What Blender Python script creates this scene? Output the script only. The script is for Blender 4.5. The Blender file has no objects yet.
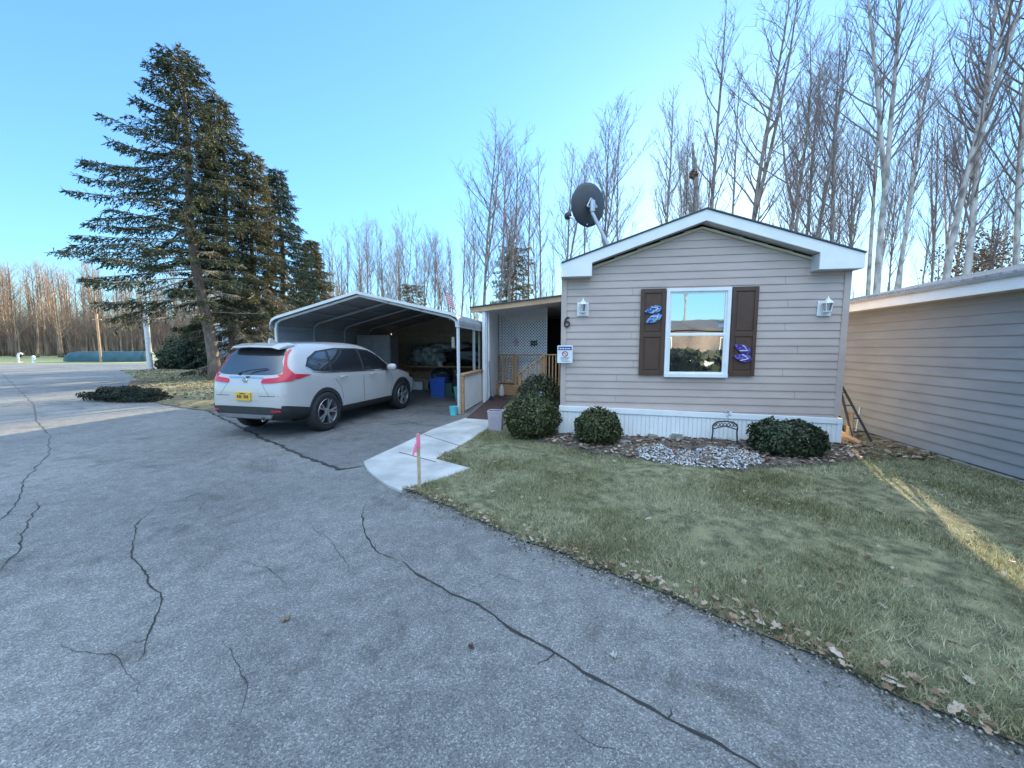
import bpy, bmesh, math, random
import numpy as np
from mathutils import Vector, Matrix, noise
from mathutils.bvhtree import BVHTree
from mathutils.geometry import delaunay_2d_cdt
random.seed(7); np.random.seed(7)
R = math.radians
sc = bpy.context.scene
COL = sc.collection

# ------------------------------------------------------------------ camera
F, CH = 376.0, 1.55
PITCH = math.atan(36 / F)
cd = bpy.data.cameras.new('camera'); cam = bpy.data.objects.new('camera', cd); COL.objects.link(cam)
cd.sensor_width = 36; cd.lens = 36 * F / 1024; cd.clip_start = 0.05; cd.clip_end = 2000
cam.location = (0, 0, CH); cam.rotation_euler = (math.pi / 2 - PITCH, 0, 0)
sc.camera = cam
# ------------------------------------------------------------------ light
SUN_AZ, SUN_EL = R(28.5), R(16.0)
w = bpy.data.worlds.new('World'); sc.world = w; w.use_nodes = True
nt = w.node_tree; bg = nt.nodes['Background']
sky = nt.nodes.new('ShaderNodeTexSky'); sky.sky_type = 'NISHITA'; sky.sun_disc = False
sky.sun_elevation = SUN_EL; sky.sun_rotation = SUN_AZ
sky.air_density = 1.0; sky.dust_density = 0.25; sky.ozone_density = 2.0
tint = nt.nodes.new('ShaderNodeMix'); tint.data_type = 'RGBA'; tint.blend_type = 'MULTIPLY'; tint.inputs[0].default_value = 1.0
tint.inputs[7].default_value = (0.54, 0.80, 1.0, 1)      # the cyan cast of the clear winter sky
# sky radiance is compressed smoothly towards the sun to tame its glow
bw = nt.nodes.new('ShaderNodeRGBToBW'); nt.links.new(sky.outputs[0], bw.inputs[0])
m1 = nt.nodes.new('ShaderNodeMath'); m1.operation = 'MULTIPLY_ADD'; m1.inputs[1].default_value = 0.16; m1.inputs[2].default_value = 0.80; nt.links.new(bw.outputs[0], m1.inputs[0])
m2 = nt.nodes.new('ShaderNodeMath'); m2.operation = 'DIVIDE'; m2.inputs[0].default_value = 1.0; nt.links.new(m1.outputs[0], m2.inputs[1])
vm = nt.nodes.new('ShaderNodeVectorMath'); vm.operation = 'SCALE'; nt.links.new(sky.outputs[0], vm.inputs[0]); nt.links.new(m2.outputs[0], vm.inputs['Scale'])
nt.links.new(vm.outputs[0], tint.inputs[6])
# added bright cloud veil overhead and behind the camera, unseen, as fill light
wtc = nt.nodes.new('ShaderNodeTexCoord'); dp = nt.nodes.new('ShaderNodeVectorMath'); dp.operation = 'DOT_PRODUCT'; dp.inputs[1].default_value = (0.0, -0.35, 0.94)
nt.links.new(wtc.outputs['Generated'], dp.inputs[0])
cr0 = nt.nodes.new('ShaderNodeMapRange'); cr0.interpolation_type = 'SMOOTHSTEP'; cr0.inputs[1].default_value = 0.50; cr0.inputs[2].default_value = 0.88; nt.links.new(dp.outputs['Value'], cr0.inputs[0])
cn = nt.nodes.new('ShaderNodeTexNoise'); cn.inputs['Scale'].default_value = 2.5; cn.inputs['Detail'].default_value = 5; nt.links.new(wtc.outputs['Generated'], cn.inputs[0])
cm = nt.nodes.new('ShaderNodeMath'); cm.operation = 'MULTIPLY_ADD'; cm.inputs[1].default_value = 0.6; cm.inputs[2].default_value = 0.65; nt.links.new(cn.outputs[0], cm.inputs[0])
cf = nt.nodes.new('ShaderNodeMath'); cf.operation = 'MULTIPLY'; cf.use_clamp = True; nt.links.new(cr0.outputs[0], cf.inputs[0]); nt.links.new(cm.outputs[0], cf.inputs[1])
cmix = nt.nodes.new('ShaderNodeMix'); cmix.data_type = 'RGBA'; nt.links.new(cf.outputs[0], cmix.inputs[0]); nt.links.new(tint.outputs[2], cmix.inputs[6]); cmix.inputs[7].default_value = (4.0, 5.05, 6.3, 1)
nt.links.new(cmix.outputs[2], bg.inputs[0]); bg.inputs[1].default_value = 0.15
sd = bpy.data.lights.new('sun', 'SUN'); sd.energy = 5.0; sd.angle = R(0.5); sd.color = (1.0, 0.84, 0.56)
sun = bpy.data.objects.new('sun', sd); COL.objects.link(sun)
S = Vector((math.sin(SUN_AZ) * math.cos(SUN_EL), math.cos(SUN_AZ) * math.cos(SUN_EL), math.sin(SUN_EL)))
sun.rotation_euler = S.to_track_quat('Z', 'Y').to_euler()
sc.view_settings.view_transform = 'Standard'; sc.view_settings.look = 'None'
sc.view_settings.gamma = 1; sc.view_settings.use_curve_mapping = False
sc.view_settings.exposure = 1.75

# ------------------------------------------------------------------ calibration: a pixel of the photograph to a place
def ray(px, py):
    a = (px - 512) / F; b = -(py - 384) / F
    c, s = math.cos(PITCH), math.sin(PITCH)
    return Vector((a, c + b * s, -s + b * c))
def G(px, py, z=0.0):
    d = ray(px, py); t = (z - CH) / d.z
    return Vector((d.x * t, d.y * t, z))
def at(px, py, Y):
    d = ray(px, py); t = Y / d.y
    return Vector((d.x * t, Y, CH + d.z * t))

# ------------------------------------------------------------------ materials
MATS = {}
def mat(name, col, rough=0.6, metal=0.0, col2=None, scale=6.0, detail=4, bump=0.0, bscale=60.0, coat=0.0,
        stretch=None, lo=0.35, hi=0.65, emit=None, trans=0.0):
    m = bpy.data.materials.new(name); m.use_nodes = True; n = m.node_tree.nodes; l = m.node_tree.links
    p = n['Principled BSDF']
    p.inputs['Base Color'].default_value = (*col, 1); p.inputs['Roughness'].default_value = rough
    p.inputs['Metallic'].default_value = metal; p.inputs['Coat Weight'].default_value = coat
    p.inputs['Coat Roughness'].default_value = 0.05
    tc = n.new('ShaderNodeTexCoord'); src = tc.outputs['Object']
    if stretch:
        mp = n.new('ShaderNodeMapping'); mp.inputs['Scale'].default_value = stretch; l.new(src, mp.inputs[0]); src = mp.outputs[0]
    if col2 is None: col2 = tuple(c * 0.82 for c in col)
    t = n.new('ShaderNodeTexNoise'); t.inputs['Scale'].default_value = scale; t.inputs['Detail'].default_value = detail
    l.new(src, t.inputs['Vector'])
    r = n.new('ShaderNodeValToRGB'); r.color_ramp.elements[0].position = lo; r.color_ramp.elements[1].position = hi
    r.color_ramp.elements[0].color = (*col2, 1); r.color_ramp.elements[1].color = (*col, 1)
    l.new(t.outputs[0], r.inputs[0]); l.new(r.outputs[0], p.inputs['Base Color'])
    if bump:
        t2 = n.new('ShaderNodeTexNoise'); t2.inputs['Scale'].default_value = bscale; t2.inputs['Detail'].default_value = 3
        l.new(src, t2.inputs['Vector'])
        b = n.new('ShaderNodeBump'); b.inputs['Strength'].default_value = bump; b.inputs['Distance'].default_value = 0.01
        l.new(t2.outputs[0], b.inputs['Height']); l.new(b.outputs[0], p.inputs['Normal'])
    MATS[name] = m
    return m
def N(m, kind, **kw):
    x = m.node_tree.nodes.new(kind)
    for k, v in kw.items():
        if k in x.inputs: x.inputs[k].default_value = v
        else: setattr(x, k, v)
    return x

def asphalt_mat(name, base, dark, lightspeck, patch=0.5):
    m = bpy.data.materials.new(name); m.use_nodes = True; l = m.node_tree.links; p = m.node_tree.nodes['Principled BSDF']
    tc = N(m, 'ShaderNodeTexCoord')
    big = N(m, 'ShaderNodeTexNoise', Scale=patch, Detail=5.0, Roughness=0.6)
    rb = N(m, 'ShaderNodeValToRGB'); rb.color_ramp.elements[0].position = 0.3; rb.color_ramp.elements[1].position = 0.7
    rb.color_ramp.elements[0].color = (*dark, 1); rb.color_ramp.elements[1].color = (*base, 1)
    l.new(tc.outputs['Object'], big.inputs['Vector']); l.new(big.outputs[0], rb.inputs[0])
    vo = N(m, 'ShaderNodeTexVoronoi', Scale=165.0); l.new(tc.outputs['Object'], vo.inputs['Vector'])
    sep = N(m, 'ShaderNodeSeparateColor'); l.new(vo.outputs['Color'], sep.inputs[0])
    rs = N(m, 'ShaderNodeValToRGB'); e = rs.color_ramp.elements
    e[0].position = 0.0; e[0].color = (0.58, 0.58, 0.59, 1); e[1].position = 1.0; e[1].color = (*lightspeck, 1)
    x = e.new(0.5); x.color = (1, 1, 1, 1); x = e.new(0.86); x.color = (1.25, 1.25, 1.25, 1)
    l.new(sep.outputs[0], rs.inputs[0])
    mx = N(m, 'ShaderNodeMix', data_type='RGBA', blend_type='MULTIPLY'); mx.inputs[0].default_value = 1
    l.new(rb.outputs[0], mx.inputs[6]); l.new(rs.outputs[0], mx.inputs[7])
    mid = N(m, 'ShaderNodeTexNoise', Scale=7.0, Detail=6.0, Roughness=0.7); l.new(tc.outputs['Object'], mid.inputs['Vector'])
    rm = N(m, 'ShaderNodeValToRGB'); rm.color_ramp.elements[0].position = 0.3; rm.color_ramp.elements[1].position = 0.7
    rm.color_ramp.elements[0].color = (0.66, 0.66, 0.67, 1); rm.color_ramp.elements[1].color = (1.1, 1.1, 1.08, 1)
    l.new(mid.outputs[0], rm.inputs[0])
    m2 = N(m, 'ShaderNodeMix', data_type='RGBA', blend_type='MULTIPLY'); m2.inputs[0].default_value = 1
    l.new(mx.outputs[2], m2.inputs[6]); l.new(rm.outputs[0], m2.inputs[7]); l.new(m2.outputs[2], p.inputs['Base Color'])
    st_ = N(m, 'ShaderNodeTexNoise', Scale=1.1, Detail=7.0, Roughness=0.75, Distortion=0.6); l.new(tc.outputs['Object'], st_.inputs['Vector'])
    r3 = N(m, 'ShaderNodeValToRGB'); r3.color_ramp.elements[0].position = 0.36; r3.color_ramp.elements[1].position = 0.46; r3.color_ramp.elements[0].color = (0.66, 0.65, 0.64, 1); r3.color_ramp.elements[1].color = (1, 1, 1, 1)
    l.new(st_.outputs[0], r3.inputs[0]); m3 = N(m, 'ShaderNodeMix', data_type='RGBA', blend_type='MULTIPLY'); m3.inputs[0].default_value = 1; l.new(m2.outputs[2], m3.inputs[6]); l.new(r3.outputs[0], m3.inputs[7]); l.new(m3.outputs[2], p.inputs['Base Color'])
    p.inputs['Roughness'].default_value = 0.85
    bn = N(m, 'ShaderNodeBump', Strength=0.7, Distance=0.006); l.new(vo.outputs['Distance'], bn.inputs['Height'])
    l.new(bn.outputs[0], p.inputs['Normal']); MATS[name] = m
    return m
asphalt_mat('asphalt', (0.265, 0.262, 0.252), (0.15, 0.15, 0.15), (2.0, 2.0, 1.95), 0.38)
asphalt_mat('driveway_asphalt', (0.20, 0.195, 0.19), (0.12, 0.12, 0.122), (1.7, 1.7, 1.7), 0.8)

def glass_mat(name, inside, refl=0.5, tint=(1, 1, 1)):
    m = bpy.data.materials.new(name); m.use_nodes = True; l = m.node_tree.links; n = m.node_tree.nodes
    p = n['Principled BSDF']; p.inputs['Base Color'].default_value = (*inside, 1); p.inputs['Roughness'].default_value = 0.3
    g = N(m, 'ShaderNodeBsdfGlossy', Roughness=0.015); g.inputs['Color'].default_value = (*tint, 1)
    mx = N(m, 'ShaderNodeMixShader'); mx.inputs[0].default_value = refl
    l.new(p.outputs[0], mx.inputs[1]); l.new(g.outputs[0], mx.inputs[2])
    tc = N(m, 'ShaderNodeTexCoord'); t = N(m, 'ShaderNodeTexNoise', Scale=1.3)
    l.new(tc.outputs['Object'], t.inputs['Vector'])
    if refl > .4: b = N(m, 'ShaderNodeBump', Strength=0.08, Distance=0.02); l.new(t.outputs[0], b.inputs['Height']); l.new(b.outputs[0], g.inputs['Normal'])
    l.new(mx.outputs[0], n['Material Output'].inputs[0]); MATS[name] = m
    return m

def attr_mat(name, cols, rough=0.8, scale=0.6, sheen=0.0, translucent=0.0, patchcols=None):
    """per-leaf random colour (attribute 'rnd') through a ramp, blended with a patchy noise."""
    m = bpy.data.materials.new(name); m.use_nodes = True; l = m.node_tree.links; n = m.node_tree.nodes; p = n['Principled BSDF']
    a = N(m, 'ShaderNodeAttribute', attribute_name='rnd')
    def ramp(cs):
        r = N(m, 'ShaderNodeValToRGB'); e = r.color_ramp.elements
        e[0].color = (*cs[0], 1); e[1].color = (*cs[-1], 1)
        for i, c in enumerate(cs[1:-1], 1): x = e.new(i / (len(cs) - 1)); x.color = (*c, 1)
        return r
    r1 = ramp(cols); l.new(a.outputs['Fac'], r1.inputs[0]); out = r1.outputs[0]
    if patchcols:
        tc = N(m, 'ShaderNodeTexCoord'); t = N(m, 'ShaderNodeTexNoise', Scale=scale, Detail=4.0, Roughness=0.6)
        l.new(tc.outputs['Object'], t.inputs['Vector'])
        rr = N(m, 'ShaderNodeValToRGB'); rr.color_ramp.elements[0].position = 0.4; rr.color_ramp.elements[1].position = 0.62
        l.new(t.outputs[0], rr.inputs[0])
        r2 = ramp(patchcols); l.new(a.outputs['Fac'], r2.inputs[0])
        mx = N(m, 'ShaderNodeMix', data_type='RGBA'); l.new(rr.outputs[0], mx.inputs[0]); l.new(out, mx.inputs[6]); l.new(r2.outputs[0], mx.inputs[7]); out = mx.outputs[2]
    l.new(out, p.inputs['Base Color']); p.inputs['Roughness'].default_value = rough
    p.inputs['Specular IOR Level'].default_value = 0.25
    if translucent:
        tr = N(m, 'ShaderNodeBsdfTranslucent'); l.new(out, tr.inputs[0]); ms = N(m, 'ShaderNodeMixShader'); ms.inputs[0].default_value = translucent
        l.new(p.outputs[0], ms.inputs[1]); l.new(tr.outputs[0], ms.inputs[2]); l.new(ms.outputs[0], n['Material Output'].inputs[0])
    MATS[name] = m
    return m

mat('litter', (0.20, 0.155, 0.085), 0.95, col2=(0.09, 0.085, 0.04), scale=2.5, detail=8, bump=0.8, bscale=25)
mat('field', (0.27, 0.29, 0.12), 0.95, col2=(0.19, 0.21, 0.085), scale=0.4, detail=8, bump=0.5, bscale=20)
mat('soil', (0.25, 0.235, 0.13), 0.95, col2=(0.075, 0.075, 0.04), scale=9, detail=12, bump=1.0, bscale=90, lo=.36, hi=.64)
mat('mulch', (0.13, 0.11, 0.095), 0.95, col2=(0.055, 0.045, 0.038), scale=14, detail=8, bump=1.0, bscale=50)
mat('concrete', (0.50, 0.50, 0.485), 0.85, col2=(0.33, 0.33, 0.32), scale=2.2, detail=12, bump=0.3, bscale=150)
mat('block', (0.32, 0.31, 0.28), 0.9, col2=(0.2, 0.2, 0.18), scale=8, bump=0.5, bscale=80)
mat('crack', (0.035, 0.034, 0.033), 0.95)
mat('mat_red', (0.075, 0.04, 0.038), 0.95, bump=0.5, bscale=200)
mat('siding', (0.53, 0.42, 0.375), 0.5, col2=(0.465, 0.368, 0.328), scale=1.6, detail=6, stretch=(1, 1, 3), bump=0.05, bscale=120)
mat('siding_grey', (0.255, 0.275, 0.305), 0.6, col2=(0.215, 0.232, 0.26), scale=1.6, detail=6, stretch=(1, 1, 3), bump=0.05, bscale=120)
mat('cream', (0.62, 0.55, 0.40), 0.6)
mat('white', (0.83, 0.84, 0.85), 0.45, col2=(0.77, 0.78, 0.79), scale=4, detail=7)
mat('skirt', (0.84, 0.85, 0.85), 0.45, col2=(0.77, 0.78, 0.78), scale=3, detail=8, stretch=(4, 4, 1))
mat('white_metal', (0.70, 0.71, 0.72), 0.4, col2=(0.60, 0.60, 0.60), scale=5, detail=6)
mat('shingle', (0.10, 0.10, 0.11), 0.9, bump=0.6, bscale=60)
mat('roof_grey', (0.27, 0.28, 0.30), 0.45, col2=(0.2, 0.2, 0.21), scale=3)
mat('soffit', (0.62, 0.63, 0.64), 0.6)
mat('shutter', (0.090, 0.046, 0.028), 0.55, bump=0.15, bscale=90)
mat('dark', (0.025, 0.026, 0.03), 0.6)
mat('dark_metal', (0.035, 0.035, 0.04), 0.45)
mat('dish', (0.055, 0.06, 0.072), 0.5)
mat('galv', (0.50, 0.53, 0.57), 0.4, metal=0.5)
mat('wood', (0.50, 0.29, 0.15), 0.75, col2=(0.36, 0.21, 0.11), scale=5, detail=6, stretch=(1, 1, 6), bump=0.2)
mat('stakewood', (0.55, 0.42, 0.27), 0.8, col2=(0.42, 0.31, 0.2), scale=9, stretch=(4, 4, 1))
mat('woodtrim', (0.58, 0.37, 0.22), 0.7, col2=(0.45, 0.28, 0.16), scale=4, detail=6)
mat('carport_roof', (0.36, 0.375, 0.39), 0.5, col2=(0.29, 0.30, 0.31), scale=2, detail=6)
mat('carport_panel', (0.40, 0.42, 0.45), 0.45, col2=(0.34, 0.36, 0.39), scale=2, detail=5)
mat('carport_beige', (0.36, 0.31, 0.26), 0.6)
mat('cabinet', (0.30, 0.28, 0.29), 0.6)
mat('tarp', (0.035, 0.038, 0.042), 0.35, col2=(0.015, 0.016, 0.02), scale=5, bump=0.8, bscale=7)
mat('camo', (0.34, 0.34, 0.33), 0.5, col2=(0.04, 0.042, 0.045), scale=5, detail=6, bump=0.8, bscale=9)
mat('blue', (0.03, 0.10, 0.42), 0.4); mat('cyan', (0.12, 0.62, 0.66), 0.4); mat('teal', (0.10, 0.30, 0.28), 0.45)
mat('green_plastic', (0.03, 0.09, 0.07), 0.5); mat('pinkgrey', (0.42, 0.36, 0.40), 0.5, col2=(0.36, 0.31, 0.35))
mat('cardboard', (0.36, 0.25, 0.14), 0.8); mat('offwhite', (0.7, 0.7, 0.68), 0.6)
mat('pink', (0.85, 0.22, 0.33), 0.6, col2=(0.75, 0.15, 0.26)); mat('red', (0.55, 0.03, 0.035), 0.5); mat('flagred', (0.62, 0.04, 0.07), 0.8)
mat('flagblue', (0.03, 0.05, 0.22), 0.8); mat('flagwhite', (0.75, 0.75, 0.78), 0.8)
mat('signblue', (0.03, 0.07, 0.30), 0.4); mat('signwhite', (0.78, 0.82, 0.84), 0.4)
mat('bronze', (0.07, 0.04, 0.03), 0.45, metal=0.3)
mat('sandalblue', (0.02, 0.07, 0.30), 0.5, col2=(0.20, 0.36, 0.62), scale=28, lo=.46, hi=.54); mat('sandalpurple', (0.04, 0.025, 0.20), 0.5, col2=(0.16, 0.11, 0.48), scale=28, lo=.46, hi=.54)
mat('blind', (0.55, 0.55, 0.53), 0.7)
mat('bark', (0.33, 0.305, 0.295), 0.9, col2=(0.12, 0.105, 0.10), scale=3, detail=8, stretch=(3, 3, 1), bump=0.6, bscale=25)
mat('bark_pale', (0.50, 0.475, 0.46), 0.85, col2=(0.17, 0.15, 0.14), scale=2.2, detail=8, stretch=(2, 2, 1), bump=0.4, bscale=25, lo=.32, hi=.55)
mat('twig', (0.25, 0.215, 0.215), 0.9, col2=(0.15, 0.125, 0.125), scale=1)
mat('twig_tan', (0.32, 0.24, 0.14), 0.9, col2=(0.2, 0.14, 0.08), scale=1)
mat('farwood', (0.33, 0.235, 0.16), 0.95, col2=(0.13, 0.095, 0.08), scale=0.5, detail=5)
mat('spruce_bark', (0.26, 0.20, 0.16), 0.9, col2=(0.12, 0.09, 0.075), scale=4, detail=8, stretch=(3, 3, 1), bump=0.7, bscale=20)
mat('deadtwig', (0.40, 0.33, 0.23), 0.9, col2=(0.20, 0.16, 0.10), scale=2)
mat('paint', (0.49, 0.465, 0.45), 0.24, col2=(0.475, 0.45, 0.435), scale=2, coat=0.9)
mat('cladding', (0.03, 0.031, 0.034), 0.6); mat('tyre', (0.022, 0.022, 0.024), 0.75, bump=0.3, bscale=60)
mat('alloy', (0.50, 0.51, 0.53), 0.3, metal=0.8); mat('chrome', (0.7, 0.71, 0.73), 0.12, metal=1.0)
mat('taillight', (0.62, 0.02, 0.045), 0.12, col2=(0.5, 0.015, 0.03), scale=30, coat=0.3); mat('plate', (0.80, 0.45, 0.03), 0.5); mat('navy', (0.02, 0.03, 0.10), 0.5)
mat('pole', (0.66, 0.66, 0.64), 0.6); mat('tarpteal', (0.012, 0.06, 0.085), 0.6, col2=(0.03, 0.10, 0.12), scale=1, bump=.5, bscale=3)
mat('neighbour', (0.20, 0.16, 0.15), 0.7); mat('neighbour_blue', (0.45, 0.52, 0.60), 0.6); mat('neighbour_cream', (0.62, 0.55, 0.38), 0.7)
glass_mat('window_glass', (0.03, 0.03, 0.035), 0.62, (0.85, 0.92, 0.95)); glass_mat('car_glass', (0.012, 0.014, 0.018), 0.11)
attr_mat('needles', [(0.03, 0.048, 0.032), (0.055, 0.075, 0.045), (0.095, 0.105, 0.058), (0.17, 0.15, 0.085)], 0.7, translucent=0.2)
attr_mat('needles_blue', [(0.025, 0.045, 0.036), (0.045, 0.075, 0.055), (0.085, 0.11, 0.07)], 0.7, translucent=0.15)
attr_mat('needles_warm', [(0.07, 0.075, 0.035), (0.13, 0.12, 0.055), (0.20, 0.165, 0.08)], 0.7, translucent=0.2)
attr_mat('boxwood', [(0.022, 0.035, 0.016), (0.045, 0.062, 0.025), (0.085, 0.095, 0.035), (0.17, 0.14, 0.06)], 0.45, translucent=0.1)
attr_mat('boxdark', [(0.014, 0.026, 0.014), (0.028, 0.045, 0.022), (0.05, 0.07, 0.03), (0.12, 0.12, 0.07)], 0.45, translucent=0.1)
attr_mat('grass', [(0.065, 0.085, 0.04), (0.14, 0.16, 0.07), (0.27, 0.27, 0.13), (0.50, 0.42, 0.24)], 0.75, scale=0.9, translucent=0.25,
         patchcols=[(0.22, 0.25, 0.14), (0.38, 0.39, 0.24), (0.56, 0.53, 0.35), (0.70, 0.62, 0.42)])
attr_mat('leaves', [(0.10, 0.06, 0.035), (0.19, 0.12, 0.075), (0.30, 0.215, 0.15), (0.42, 0.36, 0.30)], 0.8)
attr_mat('juniper', [(0.008, 0.013, 0.009), (0.016, 0.025, 0.015), (0.035, 0.045, 0.025)], 0.7)
attr_mat('grit', [(0.06, 0.05, 0.035), (0.13, 0.11, 0.08), (0.24, 0.22, 0.18), (0.40, 0.38, 0.34)], 0.9)
attr_mat('gravel', [(0.15, 0.14, 0.14), (0.34, 0.34, 0.35), (0.55, 0.56, 0.59), (0.75, 0.76, 0.79)], 0.7)

# ------------------------------------------------------------------ mesh helpers
class MB:
    def __init__(s): s.v = []; s.f = []; s.r = None
    def quad(s, *p):
        b = len(s.v); s.v += [tuple(x) for x in p]; s.f.append(tuple(range(b, b + len(p))))
        return s
    def box(s, x0, x1, y0, y1, z0, z1):
        b = len(s.v)
        s.v += [(x, y, z) for z in (z0, z1) for x, y in ((x0, y0), (x1, y0), (x1, y1), (x0, y1))]
        s.f += [tuple(b + i for i in q) for q in ((3, 2, 1, 0), (4, 5, 6, 7), (0, 1, 5, 4), (1, 2, 6, 5), (2, 3, 7, 6), (3, 0, 4, 7))]
        return s
    def bar(s, p, q, wd, ht, up=(0, 0, 1)):
        p, q = Vector(p), Vector(q); d = (q - p).normalized(); a = d.cross(Vector(up))
        if a.length < 1e-4: a = d.cross(Vector((1, 0, 0)))
        a.normalize(); c = a.cross(d)
        b = len(s.v)
        for o in (p, q):
            for i, j in ((-1, -1), (1, -1), (1, 1), (-1, 1)): s.v.append(tuple(o + a * i * wd / 2 + c * j * ht / 2))
        s.f += [tuple(b + i for i in t) for t in ((3, 2, 1, 0), (4, 5, 6, 7), (0, 1, 5, 4), (1, 2, 6, 5), (2, 3, 7, 6), (3, 0, 4, 7))]
        return s
    def tube(s, pts, rad, n=6, cap=True):
        pts = [Vector(p) for p in pts]
        if not hasattr(rad, '__len__'): rad = [rad] * len(pts)
        b = len(s.v); prev = None
        for i, p in enumerate(pts):
            d = (pts[min(i + 1, len(pts) - 1)] - pts[max(i - 1, 0)]).normalized()
            if prev is None: a = d.orthogonal().normalized()
            else:
                a = prev - d * prev.dot(d)
                a = a.normalized() if a.length > 1e-5 else d.orthogonal().normalized()
            prev = a; c = d.cross(a)
            for k in range(n):
                t = 2 * math.pi * k / n; s.v.append(tuple(p + (a * math.cos(t) + c * math.sin(t)) * rad[i]))
        for i in range(len(pts) - 1):
            for k in range(n):
                k2 = (k + 1) % n; s.f.append((b + i * n + k, b + i * n + k2, b + (i + 1) * n + k2, b + (i + 1) * n + k))
        if cap and n > 3:
            s.f.append(tuple(b + k for k in reversed(range(n)))); e = b + (len(pts) - 1) * n; s.f.append(tuple(e + k for k in range(n)))
        return s
    def prism(s, poly, a, b_, axis='y'):
        """poly (p,q) extruded from a to b_ along axis: 'y' -> (p, a, q); 'x' -> (a, p, q); 'z' -> (p, q, a)"""
        def m(p, q, t): return (p, t, q) if axis == 'y' else (t, p, q) if axis == 'x' else (p, q, t)
        n = len(poly); b = len(s.v)
        s.v += [m(p, q, a) for p, q in poly] + [m(p, q, b_) for p, q in poly]
        s.f.append(tuple(range(b, b + n))); s.f.append(tuple(b + n + i for i in reversed(range(n))))
        for i in range(n): j = (i + 1) % n; s.f.append((b + i, b + n + i, b + n + j, b + j))
        return s
    def lathe(s, prof, c=(0, 0, 0), n=20, axis='z'):
        b = len(s.v)
        for r, h in prof:
            for k in range(n):
                t = 2 * math.pi * k / n; x, y = r * math.cos(t), r * math.sin(t)
                p = (x, y, h) if axis == 'z' else (x, h, y)
                s.v.append((p[0] + c[0], p[1] + c[1], p[2] + c[2]))
        for i in range(len(prof) - 1):
            for k in range(n): k2 = (k + 1) % n; s.f.append((b + i * n + k, b + i * n + k2, b + (i + 1) * n + k2, b + (i + 1) * n + k))
        return s
    def xf(s, M):
        s.v = [tuple(M @ Vector(p)) for p in s.v]; return s
    def build(s, name, m, parent=None, bevel=0, smooth=False, fix=True):
        me = bpy.data.meshes.new(name); me.from_pydata(s.v, [], s.f)
        if fix:
            bm = bmesh.new(); bm.from_mesh(me); bmesh.ops.recalc_face_normals(bm, faces=bm.faces); bm.to_mesh(me); bm.free()
        if isinstance(m, str): m = MATS[m]
        me.materials.append(m)
        if smooth: me.polygons.foreach_set('use_smooth', [True] * len(me.polygons))
        o = bpy.data.objects.new(name, me); COL.objects.link(o)
        if parent: o.parent = parent
        if bevel:
            bv = o.modifiers.new('b', 'BEVEL'); bv.width = bevel; bv.segments = 2; bv.limit_method = 'ANGLE'
        return o
def npmesh(name, V, Fc, m, parent=None, rnd=None, smooth=False):
    """V (n,3) float array, Fc (k, c) equal sized faces, rnd per face"""
    V = np.asarray(V, np.float32); Fc = np.asarray(Fc, np.int32)
    me = bpy.data.meshes.new(name); me.vertices.add(len(V)); me.vertices.foreach_set('co', V.ravel())
    k, c = Fc.shape; me.loops.add(k * c); me.loops.foreach_set('vertex_index', Fc.ravel())
    me.polygons.add(k); me.polygons.foreach_set('loop_start', np.arange(0, k * c, c, dtype=np.int32))
    me.polygons.foreach_set('loop_total', np.full(k, c, np.int32)); me.update(calc_edges=True)
    if rnd is not None:
        a = me.attributes.new('rnd', 'FLOAT', 'FACE'); a.data.foreach_set('value', np.asarray(rnd, np.float32))
    me.materials.append(MATS[m]); me.validate()
    if smooth: me.polygons.foreach_set('use_smooth', [True] * k)
    o = bpy.data.objects.new(name, me); COL.objects.link(o)
    if parent: o.parent = parent
    return o
def tag(o, label=None, cat=None, group=None, kind=None):
    if label: o['label'] = label
    if cat: o['category'] = cat
    if group: o['group'] = group
    if kind: o['kind'] = kind
    return o
def empty(name, loc=(0, 0, 0), rz=0.0, label=None, cat=None, group=None):
    o = bpy.data.objects.new(name, None); o.empty_display_size = 0.2; COL.objects.link(o)
    o.location = loc; o.rotation_euler = (0, 0, rz)
    return tag(o, label, cat, group)
def copy_tree(o, parent=None):
    c = o.copy(); COL.objects.link(c); c.parent = parent
    for ch in list(o.children): copy_tree(ch, c)
    return c
def smooth_poly(pts, n=6):
    """Catmull-Rom closed outline"""
    out = []; k = len(pts)
    for i in range(k):
        p0, p1, p2, p3 = [np.array(pts[(i + j) % k][:2], float) for j in (-1, 0, 1, 2)]
        for t in np.linspace(0, 1, n, endpoint=False):
            out.append(0.5 * ((2 * p1) + (-p0 + p2) * t + (2 * p0 - 5 * p1 + 4 * p2 - p3) * t * t + (-p0 + 3 * p1 - 3 * p2 + p3) * t ** 3))
    return out
def inpoly(P, poly):
    poly = np.asarray([[p[0], p[1]] for p in poly]); x, y = P[:, 0], P[:, 1]; r = np.zeros(len(P), bool); j = len(poly) - 1
    for i in range(len(poly)):
        xi, yi = poly[i]; xj, yj = poly[j]
        c = ((yi > y) != (yj > y)) & (x < (xj - xi) * (y - yi) / (yj - yi + 1e-12) + xi); r ^= c; j = i
    return r
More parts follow.
